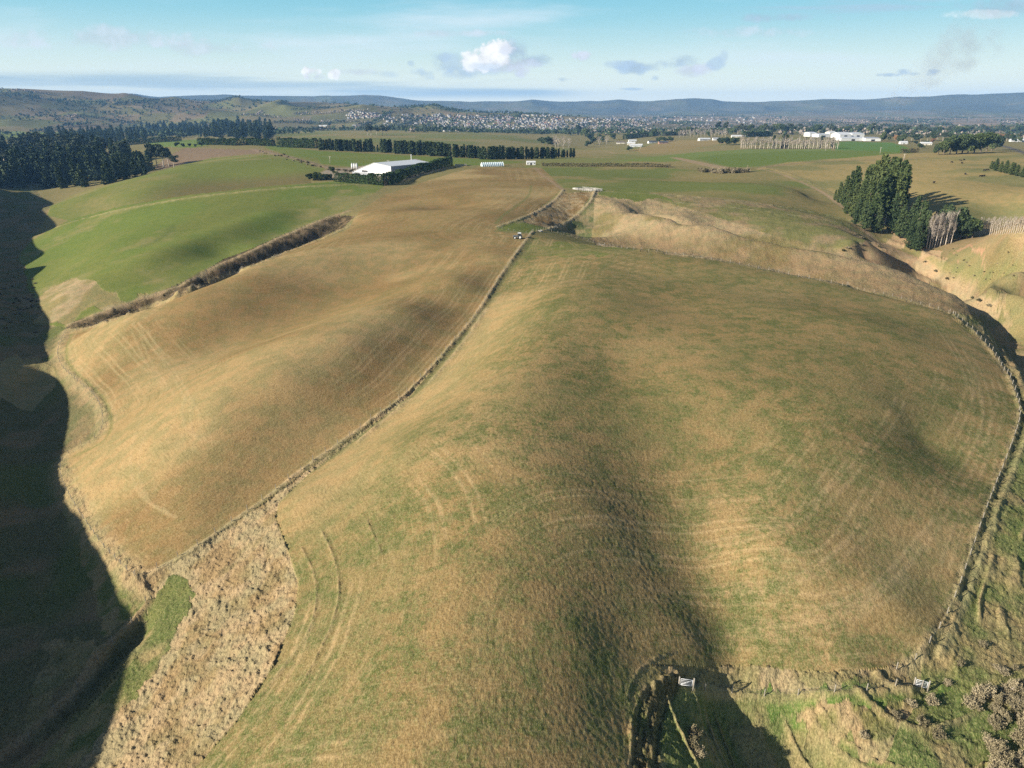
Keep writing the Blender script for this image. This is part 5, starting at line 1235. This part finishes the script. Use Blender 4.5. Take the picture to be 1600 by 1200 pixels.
# ------------------------------------------------------------------ poles
def pole(px, py, top, label):
    c = gp(px, py); v = (top - 600.) / F; h = CAMZ + c[1] * (-SP - v * CP) / (CP - v * SP) - c[2]
    t = thing('power_pole', label, 'pole', c, RS.uniform(-.5, .5), 'power poles'); link('shaft', MB().tube([(0, 0, -.5), (0, 0, h)], [.28, .2], 8).mesh('shaft', M['pale'], True), t)
    link('crossarm', MB().box(-1.4, 1.4, -.1, .1, h - .8, h - .55).mesh('crossarm', M['wood']), t)
    for x in (-1.2, 0, 1.2): link('insulator', MB().tube([(x, 0, h - .55), (x, 0, h - .2)], .08, 6).mesh('insulator', M['white']), t)
for p in ((516,256,244,'pale power pole on the bank left of the white shed'),(607,263,250,'pale power pole behind the roof of the white shed'),(606,280,268,'pale power pole at the near corner of the white shed'),(1290,236,226,'pale power pole on the bright green field'),(1375,240,230,'pale power pole at the right end of the green field'),(1000,236,226,'pale power pole among the farmhouses'),(1412,250,240,'pale power pole by the lane on the right hill')): pole(*p)

# ------------------------------------------------------------------ factory, farmhouses, town
def block(px0, px1, py, top, depth, label, roof='roof', wall='white', arch=False, door=True, rz=0.):
    a, b = np.array(gp(px0, py)), np.array(gp(px1, py)); d = b - a; Lg = np.hypot(d[0], d[1]); v = (top - 600.) / F; m = (a + b) / 2; fy = m[1]
    h = CAMZ + fy * (-SP - v * CP) / (CP - v * SP) - m[2]; r0 = math.atan2(d[1], d[0]) + rz
    c = (m[0] - math.sin(r0) * depth / 2, m[1] + math.cos(r0) * depth / 2, m[2])
    t = gable(Lg, depth, h * (.6 if arch else .8), h * (.4 if arch else .2), M[wall], M[roof], 'factory_building', label, c, r0, 'white factory buildings', (min(8, Lg * .25), h * .5) if door else None, 0, .3, 'factory')
    link('ridge_vent', MB().box(-Lg * .3, Lg * .3, -.6, .6, h + .1, h + .8).mesh('ridge_vent', M['grey']), t)
block(1265,1276,213.5,206.5,30,'small square white building at the left end of the factory')
block(1279,1296,214.5,209.,30,'long low white factory building behind the bare poplars')
block(1296,1306,214,205.5,22,'tall pale block towering over the factory', roof='white', wall='cream')
block(1312,1330,216,207,40,'white factory building with a humped roof and dark doorway', arch=True)
block(1331,1350,215.5,207.5,45,'high white factory hall in the middle of the works')
block(1314,1352,220,214.5,30,'long low white front building of the factory facing the green field')
block(1352,1376,220.5,215,40,'low grey-roofed building at the right end of the factory', roof='grey')
HW = [('white','charcoal'),('cream','brown'),('white','rustred'),('brick','charcoal'),('cream','roof'),('white','grey'),('white','roof')]
HT = [('town','charcoal'),('town_cream','brown'),('town','rustred'),('brick','charcoal'),('town_cream','town_roof'),('town','slate'),('cream','town_roof')]
for i, (px, py, L_, lb, k) in enumerate(((970,224.5,22,'low dark-roofed farmhouse at the left of the middle slope',1),(988,221.5,20,'white-roofed farmhouse below the dark hedge',6),(986,226,18,'pale farm cottage beside the bare yard',4),(993,229.5,24,'white farm shed lowest on the middle slope',6),(1000,229,9,'tiny white hut beside the lowest farm shed',6),(1019,223.5,20,'dark-roofed farmhouse beside the lane',0),(1036,224.5,20,'dark-roofed farmhouse among the round trees',3),(1100,219.5,26,'long white house at the top of the lane',6),(1119,219,16,'grey-roofed house right of the long white house',5),(1155,214.5,40,'long pale roof beside the dark hedge',4),(1138,204.5,30,'big white house among the pinkish bare trees',6),(505,197.5,36,'long white building on the skyline ridge',6),(554,197,16,'white round-looking tank house on the ridge',6),(188,236.5,24,'pale blue-roofed house half hidden in the left forest',4),(1446,226.5,20,'small pale house by the lane right of the green field',4),(1411,225,14,'small white shed with the orange trees',6),(1590,221.5,30,'white house near the road on the far right',6),(1598,219,26,'white house behind the road on the far right edge',4))):
    c = gp(px, py)
    gable(L_, 9, 3.2, 2.2, M[HW[k][0]], M[HW[k][1]], 'farmhouse' if L_ < 30 else 'long_building', lb, c, R(RS.uniform(-15, 15)), None, (1.4, 2.1), 4, .5, 'house')
def house_mesh(k):
    L_, W_, H, r_ = [(14, 9, 3.2, 2.4), (12, 8, 3.2, 2.0), (18, 9, 3.4, 2.4), (11, 9, 5.4, 2.2), (22, 12, 4.5, 1.6), (13, 8, 3.2, 2.2), (15, 9, 3.2, 2.0)][k]
    w = MB(); pr = [(-W_ / 2, -2), (W_ / 2, -2), (W_ / 2, H), (0, H + r_), (-W_ / 2, H)]
    w.add([(-L_ / 2, y, z) for y, z in pr] + [(L_ / 2, y, z) for y, z in pr], [(0, 1, 2, 3, 4), (9, 8, 7, 6, 5)] + [(q, q + 5, (q + 1) % 5 + 5, (q + 1) % 5) for q in (0, 1, 4)])
    for s in (-1, 1): w.add([(-L_ / 2 - .4, s * (W_ / 2 + .4), H - .15), (L_ / 2 + .4, s * (W_ / 2 + .4), H - .15), (L_ / 2 + .4, 0, H + r_ + .1), (-L_ / 2 - .4, 0, H + r_ + .1)], [(0, 1, 2, 3)], 1)
    for x in (-.3, .05, .3): w.box(x * L_ - .8, x * L_ + .8, -W_ / 2 - .05, -W_ / 2 + .1, .9, 2.2, 2)
    return w.mesh('town_house', [M[HT[k][0]], M[HT[k][1]], M['glass']])
HM = [house_mesh(k) for k in range(7)]
rs_ = np.random.default_rng(77)
patches = [((545,176),(590,184),34,'white-walled house in the upper suburb on the low hill'),((630,178),(700,192),50,'small house on the left slope of the town'),((690,182),(800,196),90,'small house in the middle of the town'),((790,184),(880,202),60,'small house on the right side of the town'),((905,192),(1000,205),46,'small house in the lower part of the town nearest the plain')]
for (x0, y0), (x1, y1), n, lb in patches:
    for i in range(n):
        px, py = rs_.uniform(x0, x1), rs_.uniform(y0, y1); c = gp(px, py)
        if c is None or not 2400 < np.hypot(c[0], c[1]) < 6500: continue
        s = np.clip(np.hypot(c[0], c[1]) / 3500., .9, 1.5)
        tag(link('town_house', HM[int(rs_.integers(7))], None, c, R(rs_.uniform(-70, 70)), float(s) * .85), lb, 'house', 'houses of the far town, ' + lb.split(' house ')[-1])

def far_town():
    rs = np.random.default_rng(31); vs = []; fs = []; mi = []
    for (x0, x1, y0, y1, n) in ((600,700,180,197,110),(680,880,180,206,420),(860,1010,186,208,300),(540,600,174,186,40),(1180,1480,166,182,120),(1000,1180,178,196,60)):
        for i in range(n):
            c = gp(rs.uniform(x0, x1), rs.uniform(y0, y1))
            if c is None or not 2300 < np.hypot(c[0], c[1]) < 7500: continue
            s = np.clip(np.hypot(c[0], c[1]) / 3300., .9, 1.8); L_, W_, H, r_ = rs.uniform(3.5, 7.5) * s, rs.uniform(3, 4.2) * s, 3.2 * s, 2.2 * s; a = rs.uniform(0, 3.14); ca, sa = math.cos(a), math.sin(a)
            p = [(-L_, -W_, -3), (L_, -W_, -3), (L_, W_, -3), (-L_, W_, -3), (-L_, -W_, H), (L_, -W_, H), (L_, W_, H), (-L_, W_, H), (-L_, 0, H + r_), (L_, 0, H + r_)]; o = len(vs)
            vs += [(c[0] + x * ca - y * sa, c[1] + x * sa + y * ca, c[2] + z) for x, y, z in p]
            fs += [tuple(o + k for k in f) for f in ((0,1,5,4),(1,2,6,5),(2,3,7,6),(3,0,4,7),(4,5,9,8),(6,7,8,9),(5,6,9,9),(7,4,8,8))]
            w = int(rs.integers(0, 3)); r = int(rs.integers(3, 8)); mi += [w] * 4 + [r] * 2 + [w] * 2
    o = link('far_houses', mesh_np('far_houses', vs, fs, [M['town'], M['town_cream'], M['town_roof'], M['charcoal'], M['town_roof'], M['brown'], M['slate'], M['grey']], mi)); o['kind'] = 'stuff'; o['label'] = 'countless small houses of the far town in the haze'
far_town()

# far trees and shelter belts, too far to count
def far_trees():
    rs = np.random.default_rng(9); cs = {'dark': [], 'twig': [], 'gum': []}
    def clump(x, y, h, kind):
        z = float(hz(x, y)); n = 9
        c = np.array([x, y, z]) + rs.normal(0, 1, (n, 3)) * np.array([h * .22, h * .22, h * .2]) + np.array([0, 0, h * .5]); cs[kind].append(np.concatenate([c, np.full((n, 1), h * .42)], 1))
    az0, az1 = math.atan((-60 - 800) / F * CP), math.atan((1660 - 800) / F * CP)
    for i in range(9000):
        a = rs.uniform(az0, az1); r = math.exp(rs.uniform(math.log(2300), math.log(8200))); x, y = r * math.sin(a), r * math.cos(a)
        v = float(fbm(np.array([x / 420.]), np.array([y / 700.]), 301, 3)[0])
        if v < (.62 if a < -.2 else .53): continue
        clump(x, y, rs.uniform(9, 19), 'dark' if rs.random() < .5 else ('twig' if a > .1 and rs.random() < .8 else 'gum'))
    for i in range(170):                                    # belts
        a = rs.uniform(az0, az1); r = math.exp(rs.uniform(math.log(2500), math.log(8000))); x, y = r * math.sin(a), r * math.cos(a); L_ = rs.uniform(100, 500); an = rs.choice([rs.normal(.1, .15), rs.normal(1.5, .2)]); kind = rs.choice(['dark', 'dark', 'twig', 'gum'])
        for k in range(int(L_ / 10)): clump(x + math.cos(an) * k * 10, y + math.sin(an) * k * 10, rs.uniform(10, 17), kind)
    for px, row, r, n, h, kind in ((0, 0, 4500, 260, 16, 'dark'),):   # woods on the left skyline hills
        for i in range(n):
            a = math.atan((rs.uniform(-60, 420) - 800) / F * CP); rr = rs.normal(4620, 120); clump(rr * math.sin(a), rr * math.cos(a), rs.uniform(12, 20), kind)
    for px0, px1, r0, n in ((620, 720, 4250, 70), (670, 860, 4350, 80), (500, 620, 4200, 40), (680, 780, 3300, 60), (840, 930, 3000, 70)):
        for i in range(n):
            a = math.atan((rs.uniform(px0, px1) - 800) / F * CP); rr = rs.normal(r0, 90); clump(rr * math.sin(a), rr * math.cos(a), rs.uniform(10, 18), 'dark')
    for i in range(420):
        c = gp(rs.uniform(600, 1010), rs.uniform(181, 208))
        if c is not None and 2300 < np.hypot(c[0], c[1]) < 7000: clump(c[0], c[1], rs.uniform(8, 15), rs.choice(['dark', 'gum', 'twig']))
    for kind, nm in (('dark', 'far_conifers'), ('twig', 'far_bare_trees'), ('gum', 'far_trees')):
        A = np.concatenate(cs[kind]); v, q = quads(A[:, :3], A[:, 3], rs)
        o = link(nm, mesh_np(nm, v, q, M[kind])); o['kind'] = 'stuff'; o['label'] = 'distant woods and shelter belts spread over the far country'
far_trees()

# ------------------------------------------------------------------ smoke and haze
def volume(name, col, dens_, noise=False):
    m = bpy.data.materials.new(name); m.use_nodes = True; T = NT(m.node_tree); out = T.n('ShaderNodeOutputMaterial'); v = T.n('ShaderNodeVolumePrincipled')
    v.inputs['Color'].default_value = (*col, 1); v.inputs['Density'].default_value = dens_; v.inputs['Anisotropy'].default_value = .0
    T.l(v.outputs[0], out.inputs['Volume']); return m, T, v
def build_smoke():
    m, T, v = volume('smoke', (.55, .58, .62), 0.)
    tc = T.n('ShaderNodeTexCoord'); n = T.noise(tc.outputs['Object'], .018, 4., .6)
    T.l(T.math('MULTIPLY', T.ramp(n, .44, .70), .0065), v.inputs['Density'])
    b = MB(); pts = [at_ry(x, 2700 + 40 * i, y) for i, (x, y) in enumerate(((1383,196),(1392,172),(1404,150),(1424,128),(1450,104),(1480,78),(1515,48)))]
    o0 = Vector(pts[0]); b.tube([Vector(p) - o0 for p in pts], [8, 16, 30, 48, 66, 85, 100], 20)
    o = link('smoke', b.mesh('smoke', m), None, tuple(o0)); o['kind'] = 'stuff'; o['label'] = 'thin grey smoke drifting up to the right from behind the factory'
build_smoke()
def build_haze():
    b = MB().box(-14500, 14500, -400, 14500, float(GZ.min()) - 1.5, max(300., float(GZ.max()) + 40.))
    o = link('haze', b.mesh('haze', volume('haze_air', (.25, .53, 1.0), 5.0e-5)[0])); o['kind'] = 'stuff'; o['label'] = 'thin blue winter haze over the whole country'
build_haze()
